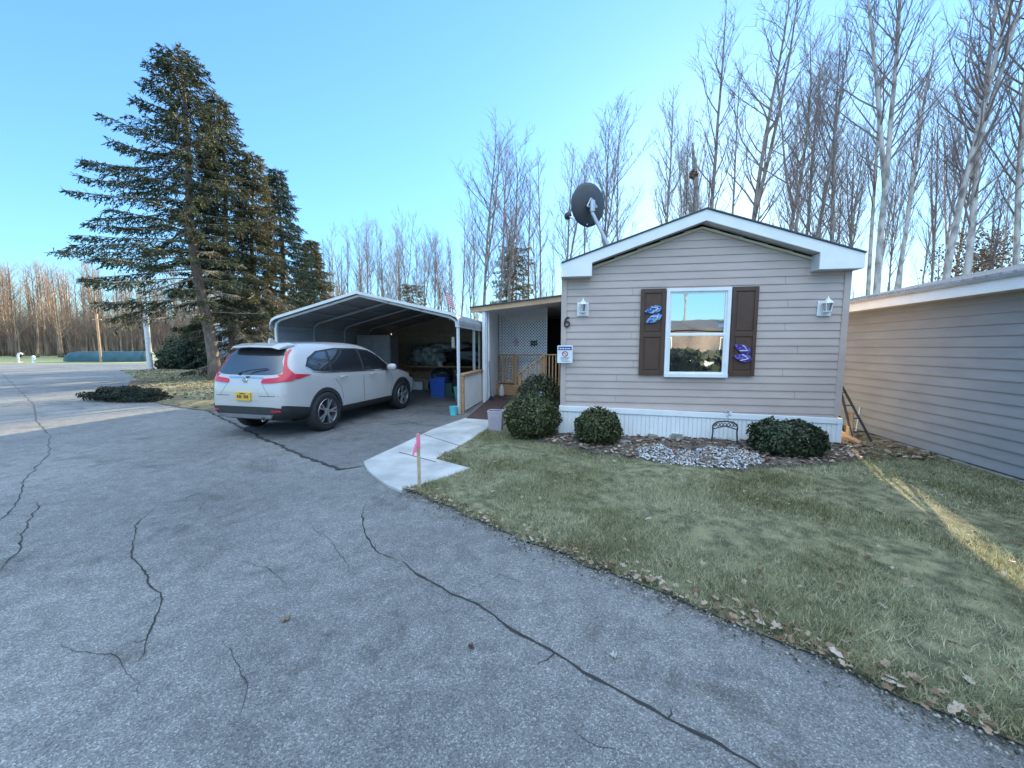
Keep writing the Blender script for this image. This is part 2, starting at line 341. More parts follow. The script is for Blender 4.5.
def sheet(name, poly, z, m, label=None, grid=None, bump=0.0, rough_edge=0.0, seed=0, kind='structure', cat=None, nscale=1.2):
    poly = [Vector((p[0], p[1])) for p in poly]
    if rough_edge:
        q = []
        for i, a in enumerate(poly):
            b = poly[(i + 1) % len(poly)]; L = (b - a).length; k = max(1, int(min(L, 30) / (rough_edge * 2.2)))
            for t in range(k):
                p = a.lerp(b, t / k); nn = noise.noise_vector(Vector((p.x * 2.1, p.y * 2.1, seed))) + 0.7 * noise.noise_vector(Vector((p.x * 9, p.y * 9, seed)))
                q.append(p + Vector((nn.x, nn.y)) * rough_edge)
        poly = q
    if grid:
        A = np.array([[p.x, p.y] for p in poly]); lo, hi = A.min(0), A.max(0)
        gx, gy = np.meshgrid(np.arange(lo[0], hi[0], grid), np.arange(lo[1], hi[1], grid)); P = np.c_[gx.ravel(), gy.ravel()]; P = P[inpoly(P, A)]
        n = len(poly); vs = [Vector(p) for p in poly] + [Vector(p) for p in P]
        r = delaunay_2d_cdt(vs, [(i, (i + 1) % n) for i in range(n)], [list(range(n))], 1, 1e-4)
        V = [(p.x, p.y, z + (bump * (noise.noise(Vector((p.x * nscale, p.y * nscale, seed))) + 0.5) if i >= n else 0)) for i, p in enumerate(r[0])]; Fc = r[2]
    else:
        r = delaunay_2d_cdt(poly, [(i, (i + 1) % len(poly)) for i in range(len(poly))], [list(range(len(poly)))], 1, 1e-4)
        V = [(p.x, p.y, z) for p in r[0]]; Fc = r[2]
    me = bpy.data.meshes.new(name); me.from_pydata(V, [], Fc)
    bm = bmesh.new(); bm.from_mesh(me); bmesh.ops.recalc_face_normals(bm, faces=bm.faces)
    if sum(f.normal.z for f in bm.faces) < 0: bmesh.ops.reverse_faces(bm, faces=bm.faces)
    bm.to_mesh(me); bm.free()
    me.materials.append(MATS[m]); o = bpy.data.objects.new(name, me); COL.objects.link(o); tag(o, label, cat, None, kind)
    if grid: me.polygons.foreach_set('use_smooth', [True] * len(me.polygons))
    return o

# ------------------------------------------------------------------ ground
sheet('ground', [(-500, -300), (500, -300), (500, 700), (-500, 700)], -0.03, 'litter')
sheet('field', [(-220, 38.2), (-27, 38.2), (-24, 44), (-26, 74), (-220, 84)], -0.02, 'field', rough_edge=0.5, seed=4)
sheet('road', [(-120, -9), (30, -9), (30, 3), (9, 3), (9, 12), (2, 15.1), (-12, 15.1), (-24, 26), (-27, 38), (-120, 38)], 0.0, 'asphalt')
drive = [G(*p) for p in ((205, 410), (262, 438), (300, 455), (340, 470), (366, 466), (420, 440), (470, 416))] + [Vector((-1.0, 15.2, 0)), Vector((-7.4, 15.0, 0)), Vector((-6.6, 10.2, 0))]
sheet('driveway', drive, 0.004, 'driveway_asphalt', rough_edge=0.03, seed=9)
lawn_edge = [G(*p) for p in ((402, 492.5), (417, 495), (440, 505), (468, 517), (505, 533), (541, 547), (585, 565), (630, 581), (665, 596), (699, 611), (750, 632), (800, 652), (828, 660), (870, 686), (913, 706), (960, 727), (1024, 750), (1110, 790))]
walk_r = [G(*p) for p in ((471, 470.5), (436, 461), (460, 448), (488, 430), (491, 420))]
lawn = list(reversed(walk_r)) + [G(440, 482)] + lawn_edge + [Vector((3.6, 0.1, 0)), Vector((9, -3, 0)), Vector((40, -3, 0)), Vector((40, 16, 0)), Vector((0.3, 16, 0)), Vector((-0.3, 9, 0))]
sheet('lawn', lawn, 0.012, 'soil', grid=0.22, bump=0.05, rough_edge=0.06, seed=2)
isl = [G(126, 388), G(135, 398), G(165, 405), G(200, 410), G(215, 411), Vector((-6.2, 10.4, 0)), Vector((-6.6, 15.5, 0)), Vector((-14, 22, 0)), Vector((-19, 27, 0)), Vector((-26, 30, 0)), G(140, 371)]
sheet('tree_island', isl, 0.015, 'litter', grid=0.4, bump=0.10, rough_edge=0.08, seed=5)
# sunlit verge beyond the road
# sidewalk slab with kerb height
wpoly = [G(*p) for p in ((363.5, 463.5), (367, 471), (378, 481), (389, 488), (402, 493), (440, 481.5), (471, 470.5), (436, 461), (460, 447.5), (488, 430.5), (490, 421), (466, 419), (432, 431), (400, 446.5))]
mb = MB(); mb.prism([(p.x, p.y) for p in wpoly], -0.01, 0.035, 'z'); walk = mb.build('sidewalk', 'concrete', bevel=0.012); tag(walk, kind='structure')
a, b = G(399, 452, .039), G(447, 463, .039)
mb = MB(); mb.bar(a, G(436, 462, .036), 0.012, 0.004); 
mb.bar(G(424, 434.5, .036), G(462, 446.5, .036), 0.010, 0.004); tag(mb.build('sidewalk_joint', 'crack'), kind='structure')
# planting bed
bed = [G(*p) for p in ((505, 432), (540, 445), (575, 452), (640, 464), (700, 472), (770, 472), (830, 468), (866, 462), (862, 440), (700, 434), (562, 430), (520, 425))]
sheet('planting_bed', bed, 0.045, 'mulch', grid=0.12, bump=0.05, rough_edge=0.04, seed=3, nscale=4)
# cracks
def crack(px, width, z=0.004, seed=0, jag=0.03):
    P = [G(*p) for p in px]; pts = []
    for i in range(len(P) - 1):
        L = (P[i + 1] - P[i]).length; k = max(2, int(L / 0.035))
        for t in range(k):
            p = P[i].lerp(P[i + 1], t / k); n1 = noise.noise_vector(Vector((p.x * 5, p.y * 5, seed))); n2 = noise.noise_vector(Vector((p.x * 22, p.y * 22, seed)))
            pts.append(p + Vector((n1.x, n1.y, 0)) * jag + Vector((n2.x, n2.y, 0)) * jag * 0.35)
    mb = MB(); k = len(pts)
    for i, p in enumerate(pts):
        d = (pts[min(i + 1, k - 1)] - pts[max(i - 1, 0)]).normalized(); a = Vector((-d.y, d.x, 0))
        ww = width * (0.35 + 1.1 * abs(noise.noise(Vector((p.x * 7, p.y * 7, seed + 5))))) * min(1, (i + 1) / 8, (k - i) / 8)
        mb.v += [tuple(p + a * ww / 2 + Vector((0, 0, z))), tuple(p - a * ww / 2 + Vector((0, 0, z)))]
    mb.f = [(2 * i, 2 * i + 1, 2 * i + 3, 2 * i + 2) for i in range(k - 1)]
    rc = random.Random(seed * 7 + 1)
    for b in range(int(k / 16)):
        i = rc.randrange(4, k - 4); p = pts[i].copy(); d = (pts[i + 1] - pts[i]).normalized(); sg_ = rc.choice((-1, 1)); a = Vector((-d.y, d.x, 0)) * sg_; d = (d * rc.uniform(-.6, .8) + a).normalized(); wv = width * .35; n0 = len(mb.v); m_ = rc.randrange(3, 9)
        for j in range(m_):
            a = Vector((-d.y, d.x, 0)); q = wv * (1 - j / m_) / 2; mb.v += [tuple(p + a * q + Vector((0, 0, z + .0006))), tuple(p - a * q + Vector((0, 0, z + .0006)))]; d = (d + Vector((rc.gauss(0, .5), rc.gauss(0, .5), 0))).normalized(); p = p + d * rc.uniform(.012, .03)
        mb.f += [(n0 + 2 * j, n0 + 2 * j + 1, n0 + 2 * j + 3, n0 + 2 * j + 2) for j in range(m_ - 1)]
    tag(mb.build('asphalt_crack', 'crack'), kind='structure')
crack([(400, 561), (425, 577), (451, 594), (477, 604), (519, 633), (571, 664), (613, 688), (656, 713), (699, 735), (733, 754), (759, 768), (800, 800)], 0.022, seed=1, jag=0.02)
crack([(363, 504), (361, 526), (371, 547), (379, 554), (402, 562)], 0.014, seed=2)
crack([(154, 509), (134, 526), (134, 552), (144, 574), (161, 597), (154, 627), (144, 655), (136, 673)], 0.014, seed=3)
crack([(212, 488), (177, 501), (154, 509)], 0.010, seed=4); crack([(205, 500), (200, 512), (190, 517)], 0.009, seed=14)
crack([(50, 435), (48, 456), (23, 481), (20, 501), (0, 521), (-20, 530)], 0.014, seed=5)
crack([(40, 500), (15, 552), (0, 575)], 0.014, seed=6); crack([(116, 541), (76, 554), (40, 559)], 0.009, seed=7)
crack([(50, 435), (36, 420), (34, 405), (22, 393), (0, 372)], 0.018, seed=8); crack([(60, 395), (30, 400), (0, 408)], 0.02, seed=10)
for q_ in ([(230, 560), (262, 566), (290, 590)], [(60, 640), (110, 660), (150, 700)], [(300, 520), (330, 540), (352, 575)], [(560, 720), (600, 745), (650, 760)], [(470, 590), (500, 575), (540, 590)], [(90, 470), (120, 462), (170, 470)], [(220, 640), (250, 690), (240, 740)]): crack(q_, .006, seed=int(q_[0][0]), jag=.04)
crack([(205, 410), (262, 438), (300, 455), (340, 470), (366, 466)], 0.075, z=0.009, seed=11, jag=0.05)
crack([(330, 420), (360, 424), (400, 421), (440, 428)], 0.03, z=0.009, seed=12, jag=0.1); crack([(405, 418), (425, 410), (450, 415)], 0.03, z=0.009, seed=13, jag=0.08)

# ------------------------------------------------------------------ scattered cover
def blades(poly, n, hmin, hmax, wd, z0=0.03, dens=None, seed=0, ymax=None):
    rs = np.random.RandomState(seed); A = np.array([[p[0], p[1]] for p in poly]); lo, hi = A.min(0), A.max(0); out = []
    while sum(len(o) for o in out) < n:
        P = lo + rs.rand(n, 2) * (hi - lo); P = P[inpoly(P, A)]
        if dens is not None: P = P[rs.rand(len(P)) < dens(P)]
        out.append(P)
    P = np.concatenate(out)[:n]; k = len(P); a = rs.rand(k) * 2 * np.pi; h = hmin + (hmax - hmin) * rs.rand(k) ** 1.5
    lean = rs.rand(k) * 1.3; la = rs.rand(k) * 2 * np.pi; wv = wd * (0.6 + 0.8 * rs.rand(k)) * (0.6 + 0.25 * np.hypot(P[:, 0], P[:, 1]) / 2)
    B = np.c_[P, np.full(k, z0)]; dx = np.c_[np.cos(a) * wv / 2, np.sin(a) * wv / 2, np.zeros(k)]
    T = B + np.c_[np.cos(la) * lean * h, np.sin(la) * lean * h, h]
    V = np.stack([B - dx, B + dx, T], 1).reshape(-1, 3); Fc = np.arange(3 * k).reshape(-1, 3)
    return V, Fc, rs.rand(k)
def dl(P):
    d = np.hypot(P[:, 0], P[:, 1]); n = np.array([noise.noise(Vector((x * 1.7, y * 1.7, 3.0))) for x, y in P])
    return np.clip((3.2 / np.maximum(d, 2)) ** 1.15, 0.05, 1) * np.clip(0.75 + n * 1.1, 0.12, 1)
vis_lawn = list(reversed(walk_r)) + [G(440, 482)] + lawn_edge + [Vector((6.0, 1.0, 0)), Vector((6.6, 9, 0)), Vector((5.2, 9, 0)), G(866, 462), G(770, 471), G(640, 463), G(575, 451), G(505, 432)]
V, Fc, rn = blades(vis_lawn, 260000, 0.016, 0.058, 0.0046, dens=dl, seed=1)
tag(npmesh('lawn_grass', V, Fc, 'grass', rnd=rn), 'short winter lawn grass, patchy green and straw coloured, in front of the home', 'grass', kind='stuff')
V, Fc, rn = blades([(-26, 25), (-9, 10.6), (-7, 11), (-7, 15), (-18, 26)], 30000, 0.03, 0.10, 0.02, z0=0.03, seed=2)
tag(npmesh('island_grass', V, Fc, 'grass', rnd=rn), 'thin straw grass and litter under the tall spruces', 'grass', kind='stuff')
def leafset(P, size, z0, seed, name, m='leaves', label='', cat='leaves', flat=0.35):
    rs = np.random.RandomState(seed); k = len(P); Vs = []
    shp = np.array([[-.5, 0], [-.2, .33], [.1, .22], [.25, .38], [.5, 0], [.2, -.36], [0, -.2], [-.25, -.3]])
    a = rs.rand(k) * 2 * np.pi; s = size * (0.5 + rs.rand(k)); tx = (rs.rand(k) - .5) * flat * 2; ty = (rs.rand(k) - .5) * flat * 2; cu = rs.rand(k) * 0.8
    c, sn = np.cos(a)[:, None], np.sin(a)[:, None]; X = shp[None, :, 0] * (0.8 + 0.4 * rs.rand(k, 1)); Y = shp[None, :, 1] * (0.7 + 0.6 * rs.rand(k, 1))
    Z = cu[:, None] * (Y ** 2) * 1.8 + tx[:, None] * X + ty[:, None] * Y
    Z -= Z.min(1, keepdims=True)
    x = (X * c - Y * sn) * s[:, None] + P[:, :1]; y = (X * sn + Y * c) * s[:, None] + P[:, 1:2]; z = Z * s[:, None] + z0 + rs.rand(k, 1) * 0.02
    V = np.stack([x, y, z], 2).reshape(-1, 3); b = np.arange(k)[:, None] * 8
    F4 = np.concatenate([b + np.array([[0, 1, 6, 7]]), b + np.array([[1, 2, 5, 6]]), b + np.array([[2, 3, 4, 5]])]); r = rs.rand(k); r = np.concatenate([r, r, r])
    return tag(npmesh(name, V, F4, m, rnd=r), label, cat, kind='stuff')
rs = np.random.RandomState(11); LP = []
for i in range(len(lawn_edge) - 1):
    a, b = lawn_edge[i], lawn_edge[i + 1]; L = (b - a).length; k = int(L * 110); t = rs.rand(k)
    nrm = np.array([-(b - a).y, (b - a).x]) / L; off = np.abs(rs.normal(0, 0.10, k)) - 0.02
    LP.append(np.c_[a.x + t * (b - a).x, a.y + t * (b - a).y] + nrm[None] * off[:, None])
A = np.array([[p[0], p[1]] for p in vis_lawn]); q = A.min(0) + rs.rand(5200, 2) * (A.max(0) - A.min(0)); q = q[inpoly(q, A)][:1500]; LP.append(q)
leafset(np.concatenate(LP), 0.036, 0.03, 3, 'fallen_leaves', label='pale brown fallen leaves scattered on the lawn and along its edge')
A = np.array([[p[0], p[1]] for p in bed]); q = A.min(0) + rs.rand(9000, 2) * (A.max(0) - A.min(0)); q = q[inpoly(q, A)][:2300]
leafset(q, 0.055, 0.07, 4, 'bed_leaves', label='brown dead leaves covering the planting bed along the skirting')
A = np.array([[p[0], p[1]] for p in isl]); q = A.min(0) + rs.rand(16000, 2) * (A.max(0) - A.min(0)); q = q[inpoly(q, A)][:4500]
leafset(q, 0.10, 0.05, 5, 'island_leaves', label='brown leaf litter under the spruces')
q = np.c_[4.95 + rs.rand(700) * 1.15, 4.9 + rs.rand(700) * 3.6]; leafset(q, 0.07, 0.05, 6, 'side_leaves', label='leaf litter between the home and the grey building')
def gravel(px, n, seed, q=None, m='gravel', zz=.075, sc=1.0):
    rs = np.random.RandomState(seed)
    if q is None: A = np.array([[G(*p).x, G(*p).y] for p in px]); q = A.min(0) + rs.rand(n * 3, 2) * (A.max(0) - A.min(0)); q = q[inpoly(q, A)][:n]
    k = len(q)
    o = np.array([[1, 0, 0], [-1, 0, 0], [0, 1, 0], [0, -1, 0], [0, 0, 1], [0, 0, -1]], float) * 1.0
    s = (0.007 + 0.013 * rs.rand(k, 1, 1)) * sc; sh = 0.6 + 0.8 * rs.rand(k, 6, 3); a = rs.rand(k) * 6.28; V = o[None] * s * sh
    x = V[..., 0] * np.cos(a)[:, None] - V[..., 1] * np.sin(a)[:, None]; y = V[..., 0] * np.sin(a)[:, None] + V[..., 1] * np.cos(a)[:, None]
    V = np.stack([x + q[:, :1], y + q[:, 1:], V[..., 2] * 0.7 + zz + rs.rand(k, 1) * 0.02], 2).reshape(-1, 3)
    f = np.array([[0, 2, 4], [2, 1, 4], [1, 3, 4], [3, 0, 4], [2, 0, 5], [1, 2, 5], [3, 1, 5], [0, 3, 5]])
    Fc = (np.arange(k)[:, None, None] * 6 + f[None]).reshape(-1, 3); return npmesh('edge_grit' if m != 'gravel' else 'white_gravel', V, Fc, m, rnd=np.repeat(rs.rand(k), 8))
EP = []
for i in range(len(lawn_edge) - 1):
    a, b = lawn_edge[i], lawn_edge[i + 1]; L = (b - a).length; k = int(L * 420); t = rs.rand(k); nrm = np.array([-(b - a).y, (b - a).x]) / L; off = rs.normal(-0.01, 0.075, k)
    EP.append(np.c_[a.x + t * (b - a).x, a.y + t * (b - a).y] + nrm[None] * off[:, None])
tag(gravel(None, 0, 8, np.concatenate(EP), 'grit', .012, .55), 'brown grit and crumbs along the ragged edge of the lawn', 'grit', kind='stuff')
tag(gravel(((634, 455), (660, 449), (672, 454), (690, 457), (708, 452), (735, 453), (758, 460), (764, 468), (745, 475), (715, 474), (690, 472), (665, 470), (640, 463)), 1600, 1), 'white gravel patch in the bed below the window', 'gravel', kind='stuff')

# ------------------------------------------------------------------ the beige home
HA = R(-8.95); HO = G(561, 437)
hr = Vector((math.cos(HA), math.sin(HA), 0)); hd = Vector((-math.sin(HA), math.cos(HA), 0))
def loc(px, py, v=0.0, O=HO, r=hr, d=hd):
    """pixel to (u, z) in the plane v = const of a building's frame"""
    q = ray(px, py); C0 = Vector((0, 0, CH)); t = ((O + d * v) - C0).dot(d) / q.dot(d); p = C0 + q * t - O
    return p.dot(r), p.z
def wpos(u, v, z, O=HO, r=hr, d=hd): return O + r * u + d * v + Vector((0, 0, z))
def siding(mb, s0, s1, z0, z1, pitch, mp, out=0.014, lim=None, breaks=()):
    z = z0
    while z < z1 - 1e-4:
        zt = min(z + pitch, z1); a0, a1 = (s0, s1) if lim is None else lim(z); b0, b1 = (s0, s1) if lim is None else lim(zt)
        if a1 - a0 < 0.02: break
        if b1 < b0: b0 = b1 = (a0 + a1) / 2
        k = out
        mb.quad(mp(a0, k, z), mp(a1, k, z), mp(a1, k * .95, z + .018), mp(a0, k * .95, z + .018))
        mb.quad(mp(a0, k * .95, z + .018), mp(a1, k * .95, z + .018), mp(b1, 0.001, zt), mp(b0, 0.001, zt))
        mb.quad(mp(a0, 0.001, z), mp(a1, 0.001, z), mp(a1, k, z), mp(a0, k, z))
        z = zt
HW, HD, HE = 4.28, 13.5, 2.74
home = empty('mobile_home', HO, HA, 'beige lap sided single storey home with white skirting and brown shutters', 'house')
OV = 0.22
pu, pz = loc(708, 209, -OV); eu, ez = loc(866, 255, -OV); eu2, ez2 = loc(866, 270, -OV); lu, lz = loc(562.5, 262, -OV); lu2, lz2 = loc(562.5, 275, -OV)
pk_u = HW / 2
PZ = pz; EZ = (ez + lz) / 2; UL, UR = lu - 0.02, eu
sl = (PZ - EZ) / ((UR - UL) / 2); pk_u = (UL + UR) / 2
def zroof(u): return PZ - abs(u - pk_u) * sl
FB = EZ - (ez2 + lz2) / 2  # fascia depth
SOF = EZ - FB
def lim(z):
    top = PZ - 0.19
    if z <= SOF: return (0, HW)
    hw = (top - z) / sl; return (max(0, pk_u - hw), min(HW, pk_u + hw))
mb = MB(); siding(mb, 0, HW, 0.40, PZ - 0.2, 0.1185, lambda s, o, z: (s, -o, z), lim=lim); mb.build('front_siding', 'siding', home)
mb = MB(); siding(mb, 0, HD, 0.40, SOF, 0.1185, lambda s, o, z: (HW + o, s, z)); siding(mb, 0, HD, 0.40, SOF, 0.1185, lambda s, o, z: (-o, s, z))
mb.quad((0, HD, 0), (HW, HD, 0), (HW, HD, SOF), (0, HD, SOF)); mb.build('side_siding', 'siding', home)
for x0, x1 in ((-0.022, 0.07), (HW - 0.07, HW + 0.022)): mb = MB(); mb.box(x0, x1, -0.024, 0.02, 0.50, SOF - .001); mb.build('corner_trim', 'siding', home, bevel=0.004)
# roof
mb = MB()
for a, b in ((UL, pk_u), (UR, pk_u)):
    z0 = zroof(a) + .004; z1 = PZ + .004
    mb.quad((a, -OV - .02, z0), (b, -OV - .02, z1), (b, HD + .2, z1), (a, HD + .2, z0)); mb.quad((a, -OV - .02, z0 + .02), (b, -OV - .02, z1 + .02), (b, HD + .2, z1 + .02), (a, HD + .2, z0 + .02))
    mb.quad((a, -OV - .02, z0), (b, -OV - .02, z1), (b, -OV - .02, z1 + .02), (a, -OV - .02, z0 + .02)); mb.quad((a, -OV - .02, z0), (a, HD + .2, z0), (a, HD + .2, z0 + .02), (a, -OV - .02, z0 + .02))
roof = mb.build('roof', 'shingle', home)
RT = 0.165
mb = MB()
ret_l = loc(592, 270, -OV)[0]; ret_r = loc(820, 262, -OV)[0]
poly = [(UL, SOF), (ret_l, SOF), (ret_l, zroof(ret_l) - RT), (pk_u, PZ - RT), (ret_r, zroof(ret_r) - RT), (ret_r, SOF), (UR, SOF), (UR, EZ), (pk_u, PZ), (UL, EZ)]
mb.prism(poly, -OV, -OV + 0.03); mb.build('fascia', 'white', roof, bevel=0.004)
mb = MB()   # gable soffit and eave returns
for sgn, rr in ((-1, ret_l), (1, ret_r)):
    a = UL if sgn < 0 else UR
    mb.quad((rr, -OV + .03, zroof(rr) - RT + .01), (pk_u, -OV + .03, PZ - RT + .01), (pk_u, -.002, PZ - RT + .01), (rr, -.002, zroof(rr) - RT + .01))
    mb.quad((a, -OV + .03, SOF + .002), (rr, -OV + .03, SOF + .002), (rr, -.002, SOF + .002), (a, -.002, SOF + .002))
    mb.quad((rr, -OV + .03, SOF + .002), (rr, -OV + .03, zroof(rr) - RT), (rr, -.002, zroof(rr) - RT), (rr, -.002, SOF + .002))
mb.quad((0, -.002, SOF), (0, HD, SOF), (UL, HD, SOF), (UL, -.002, SOF)); mb.quad((HW, -.002, SOF), (HW, HD, SOF), (UR, HD, SOF), (UR, -.002, SOF))
mb.build('soffit', 'soffit', roof)
mb = MB(); mb.box(UL, UL + .02, -OV + .03, HD + .2, SOF, EZ); mb.box(UR - .02, UR, -OV + .03, HD + .2, SOF, EZ); mb.build('side_fascia', 'white', roof)
mb = MB()
for s in (-1, 1):   # cream moulding under the gable
    e = 0.32 if s < 0 else HW - 0.32
    mb.bar((pk_u, -.03, PZ - .215), (e, -.03, zroof(e) - .215), .03, .035, up=(0, 1, 0))
mb.build('gable_moulding', 'cream', home)
# skirting: top slopes a little with the ground
zl, zr = 0.56, 0.465
def zs(u): return zl + (zr - zl) * u / HW
mb = MB(); k = 64; a = -0.03
for i in range(k):
    u0 = -0.03 + (HW + .06) * i / k; u1 = -0.03 + (HW + .06) * (i + 1) / k; y0, y1 = (-.036, -.036); g = 0.010
    mb.quad((u0, -.030, 0), (u0 + g, -.030, 0), (u0 + g, -.030, zs(u0) - .08), (u0, -.030, zs(u0) - .08)); mb.quad((u0 + g, -.038, 0), (u1, -.038, 0), (u1, -.038, zs(u1) - .08), (u0 + g, -.038, zs(u0) - .08))
    mb.quad((u0 + g, -.030, 0), (u0 + g, -.038, 0), (u0 + g, -.038, zs(u0) - .08), (u0 + g, -.030, zs(u0) - .08))
mb.box(HW + .028, HW + .032, -.036, HD, 0, .46); mb.box(-.032, -.028, -.036, HD, 0, .5)
sk = mb.build('skirting', 'skirt', home)
mb = MB(); mb.prism([(-.04, zl - .09), (HW + .04, zr - .09), (HW + .04, zr), (-.04, zl)], -.055, -.016)
mb.build('skirting_rail', 'white', sk, bevel=0.006)
for a_, b_ in ((-.045, 0), (HW - .02, HW + .045)): mb = MB(); mb.box(a_, b_, -.05, .1, 0, .46); mb.build('skirting_corner', 'white', sk, bevel=0.004)
def joints(parent, mp, spots, h):
    mb = MB()
    for s_, z in spots: mb.quad(mp(s_, .0155, z + .002), mp(s_ + .004, .0155, z + .002), mp(s_ + .004, .003, z + h), mp(s_, .003, z + h))
    mb.build('lap_joints', 'soffit_dark', parent)
mat('soffit_dark', (0.12, 0.10, 0.095), .8)
rj = random.Random(4)
joints(home, lambda s_, o, z: (s_, -o, z), [(rj.choice((.95, 1.9 + .0, 3.55)) + rj.uniform(-.12, .12), .40 + .1185 * k_) for k_ in list(range(1, 7)) + list(range(18, 23)) + [9, 12, 15] if True][:0] + [(3.5 + rj.uniform(-.2, .2), .40 + .1185 * k_) for k_ in (3, 6, 9, 12, 15, 18)] + [(1.0 + rj.uniform(-.2, .2), .40 + .1185 * k_) for k_ in (2, 5, 7, 11, 14, 17)], .112)
# window
def hung_window(parent, u0, u1, z0, z1, y=-.02, fw=.055, split=.52, refl='window_glass'):
    mb = MB(); yo = y - .045
    mb.box(u0, u1, yo, y, z1 - fw, z1); mb.box(u0, u1, yo - .012, y, z0 - .005, z0 + fw); mb.box(u0, u0 + fw, yo, y, z0 + fw, z1 - fw); mb.box(u1 - fw, u1, yo, y, z0 + fw, z1 - fw)
    wi = mb.build('window', 'white', parent, bevel=0.004)
    zm = z0 + (z1 - z0) * (1 - split); s = .028
    mb = MB()
    a, b, c, d = u0 + fw, u1 - fw, z0 + fw, z1 - fw
    for (p, q, y0_) in ((zm, d, yo + .022), (c, zm + .01, yo + .012)):
        mb.box(a, b, y0_, y0_ + .018, q - s, q); mb.box(a, b, y0_, y0_ + .018, p, p + s); mb.box(a, a + s, y0_, y0_ + .018, p + s, q - s); mb.box(b - s, b, y0_, y0_ + .018, p + s, q - s)
    mb.build('sash', 'white', wi, bevel=0.002)
    mb = MB(); mb.quad((a + s, yo + .034, zm), (b - s, yo + .034, zm), (b - s, yo + .034, d - s), (a + s, yo + .034, d - s)); mb.quad((a + s, yo + .026, c + s), (b - s, yo + .026, c + s), (b - s, yo + .026, zm - .016), (a + s, yo + .026, zm - .016))
    mb.build('pane', refl, wi)
    return wi
wu0, wz1 = loc(667, 288.5, -.05); wu1, _ = loc(732, 288.5, -.05); _, wz0 = loc(695, 377, -.05)
hung_window(home, wu0, wu1, wz0, wz1)
def shutter(u0, u1, z0, z1):
    mb = MB(); mb.box(u0, u1, -.045, -.016, z0, z1)
    fw = .055; mid = z0 + (z1 - z0) * 0.47
    mb2 = MB()
    mb2.box(u0, u0 + fw, -.06, -.044, z0, z1); mb2.box(u1 - fw, u1, -.06, -.044, z0, z1)
    for a, b in ((z0, z0 + .07), (mid - .035, mid + .035), (z1 - .07, z1)): mb2.box(u0 + fw, u1 - fw, -.06, -.044, a, b)
    for a, b in ((z0 + .07, mid - .035), (mid + .035, z1 - .07)): mb2.box(u0 + fw + .025, u1 - fw - .025, -.054, -.044, a + .025, b - .025)
    o = mb.build('shutter', 'shutter', home, bevel=.003); mb2.build('shutter_frame', 'shutter', o, bevel=.005); return o
sl0, sz1 = loc(641.5, 289, -.05); shutter(sl0, wu0 - .012, loc(640, 375, -.05)[1], sz1)
sr1 = loc(759.5, 286.5, -.05)[0]; shutter(wu1 + .012, sr1, loc(754, 376, -.05)[1], loc(745, 286.5, -.05)[1])
# lantern lights
def lantern(u, z):
    mb = MB(); mb.box(u - .095, u + .095, -.032, -.014, z - .15, z + .08); o = mb.build('wall_lantern', 'white', home, bevel=.006)
    mb = MB(); mb.lathe([(.02, z - .11), (.055, z - .10), (.062, z - .085), (.05, z - .08)], (u, -.10, 0), 8); mb.lathe([(.072, z + .035), (.05, z + .07), (.02, z + .10), (.008, z + .13), (.001, z + .15)], (u, -.10, 0), 8)
    for k in range(4):
        t = math.pi / 4 + k * math.pi / 2; mb.tube([(u + .045 * math.cos(t), -.10 + .045 * math.sin(t), z - .085), (u + .065 * math.cos(t), -.10 + .065 * math.sin(t), z + .04)], .005, 4)
    mb.tube([(u, -.03, z - .02), (u, -.06, z - .12), (u, -.10, z - .125)], .009, 6); mb.build('cage', 'white', o)
    mb = MB(); mb.lathe([(.04, z - .08), (.058, z + .035)], (u, -.10, 0), 8); mb.lathe([(.015, z - .08), (.015, z + .0), (.001, z + .01)], (u, -.10, 0), 6); mb.build('lamp_glass', 'window_glass', o)
lantern(*loc(583, 307, -.05)); lantern(*loc(825.5, 306, -.05))
# house number 6, drawn as a bronze stroke
u, z = loc(567, 322, -.04); pts = []
for t in np.linspace(0, 2 * math.pi, 15): pts.append((u + .040 * math.cos(t), -.04, z - .035 + .044 * math.sin(t)))
mb = MB(); mb.tube(pts, .013, 6)
mb.tube([(u - .036, -.04, z - .03), (u - .034, -.04, z + .015), (u - .018, -.04, z + .055), (u + .008, -.04, z + .078), (u + .036, -.04, z + .066)], [.014, .014, .014, .014, .017], 6)
mb.build('house_number', 'bronze', home, smooth=True)

# sign on the corner
u, z = loc(565, 354.5, -.12)
sg = empty('warning_sign', wpos(u, -.13, z), HA, 'small white board sign with a blue header on the home corner', 'sign'); sg.scale = (1.28, 1, 1.15)
mb = MB(); mb.box(-.10, .10, 0, .012, -.125, .13); mb.build('board', 'signwhite', sg, bevel=.006)
mb = MB(); mb.box(-.086, .086, -.004, 0, .065, .115); mb.build('header', 'signblue', sg)
mb = MB()
for i, (a, b) in enumerate(((-.07, -.045), (-.035, -.01), (0, .02), (.03, .045), (.05, .068))): mb.box(a, b, -.007, -.004, .078, .094)
mb.build('header_lettering', 'signwhite', sg)
mb = MB(); mb.tube([(.035 * math.cos(t), -.004, .01 + .035 * math.sin(t)) for t in np.linspace(0, 2 * math.pi, 17)], .005, 5); mb.bar((-.024, -.004, .034), (.024, -.004, -.014), .006, .006); mb.build('prohibition_ring', 'red', sg)
mb = MB()
for i in range(4): mb.box(-.06 + .008 * (i % 2), .06 - .012 * (i % 3), -.003, 0, -.045 - i * .018, -.040 - i * .018)
mb.build('small_print', 'navy', sg)
mb = MB(); mb.box(-.01, .01, .012, .11, -.01, .01); mb.build('bracket', 'dark_metal', sg)

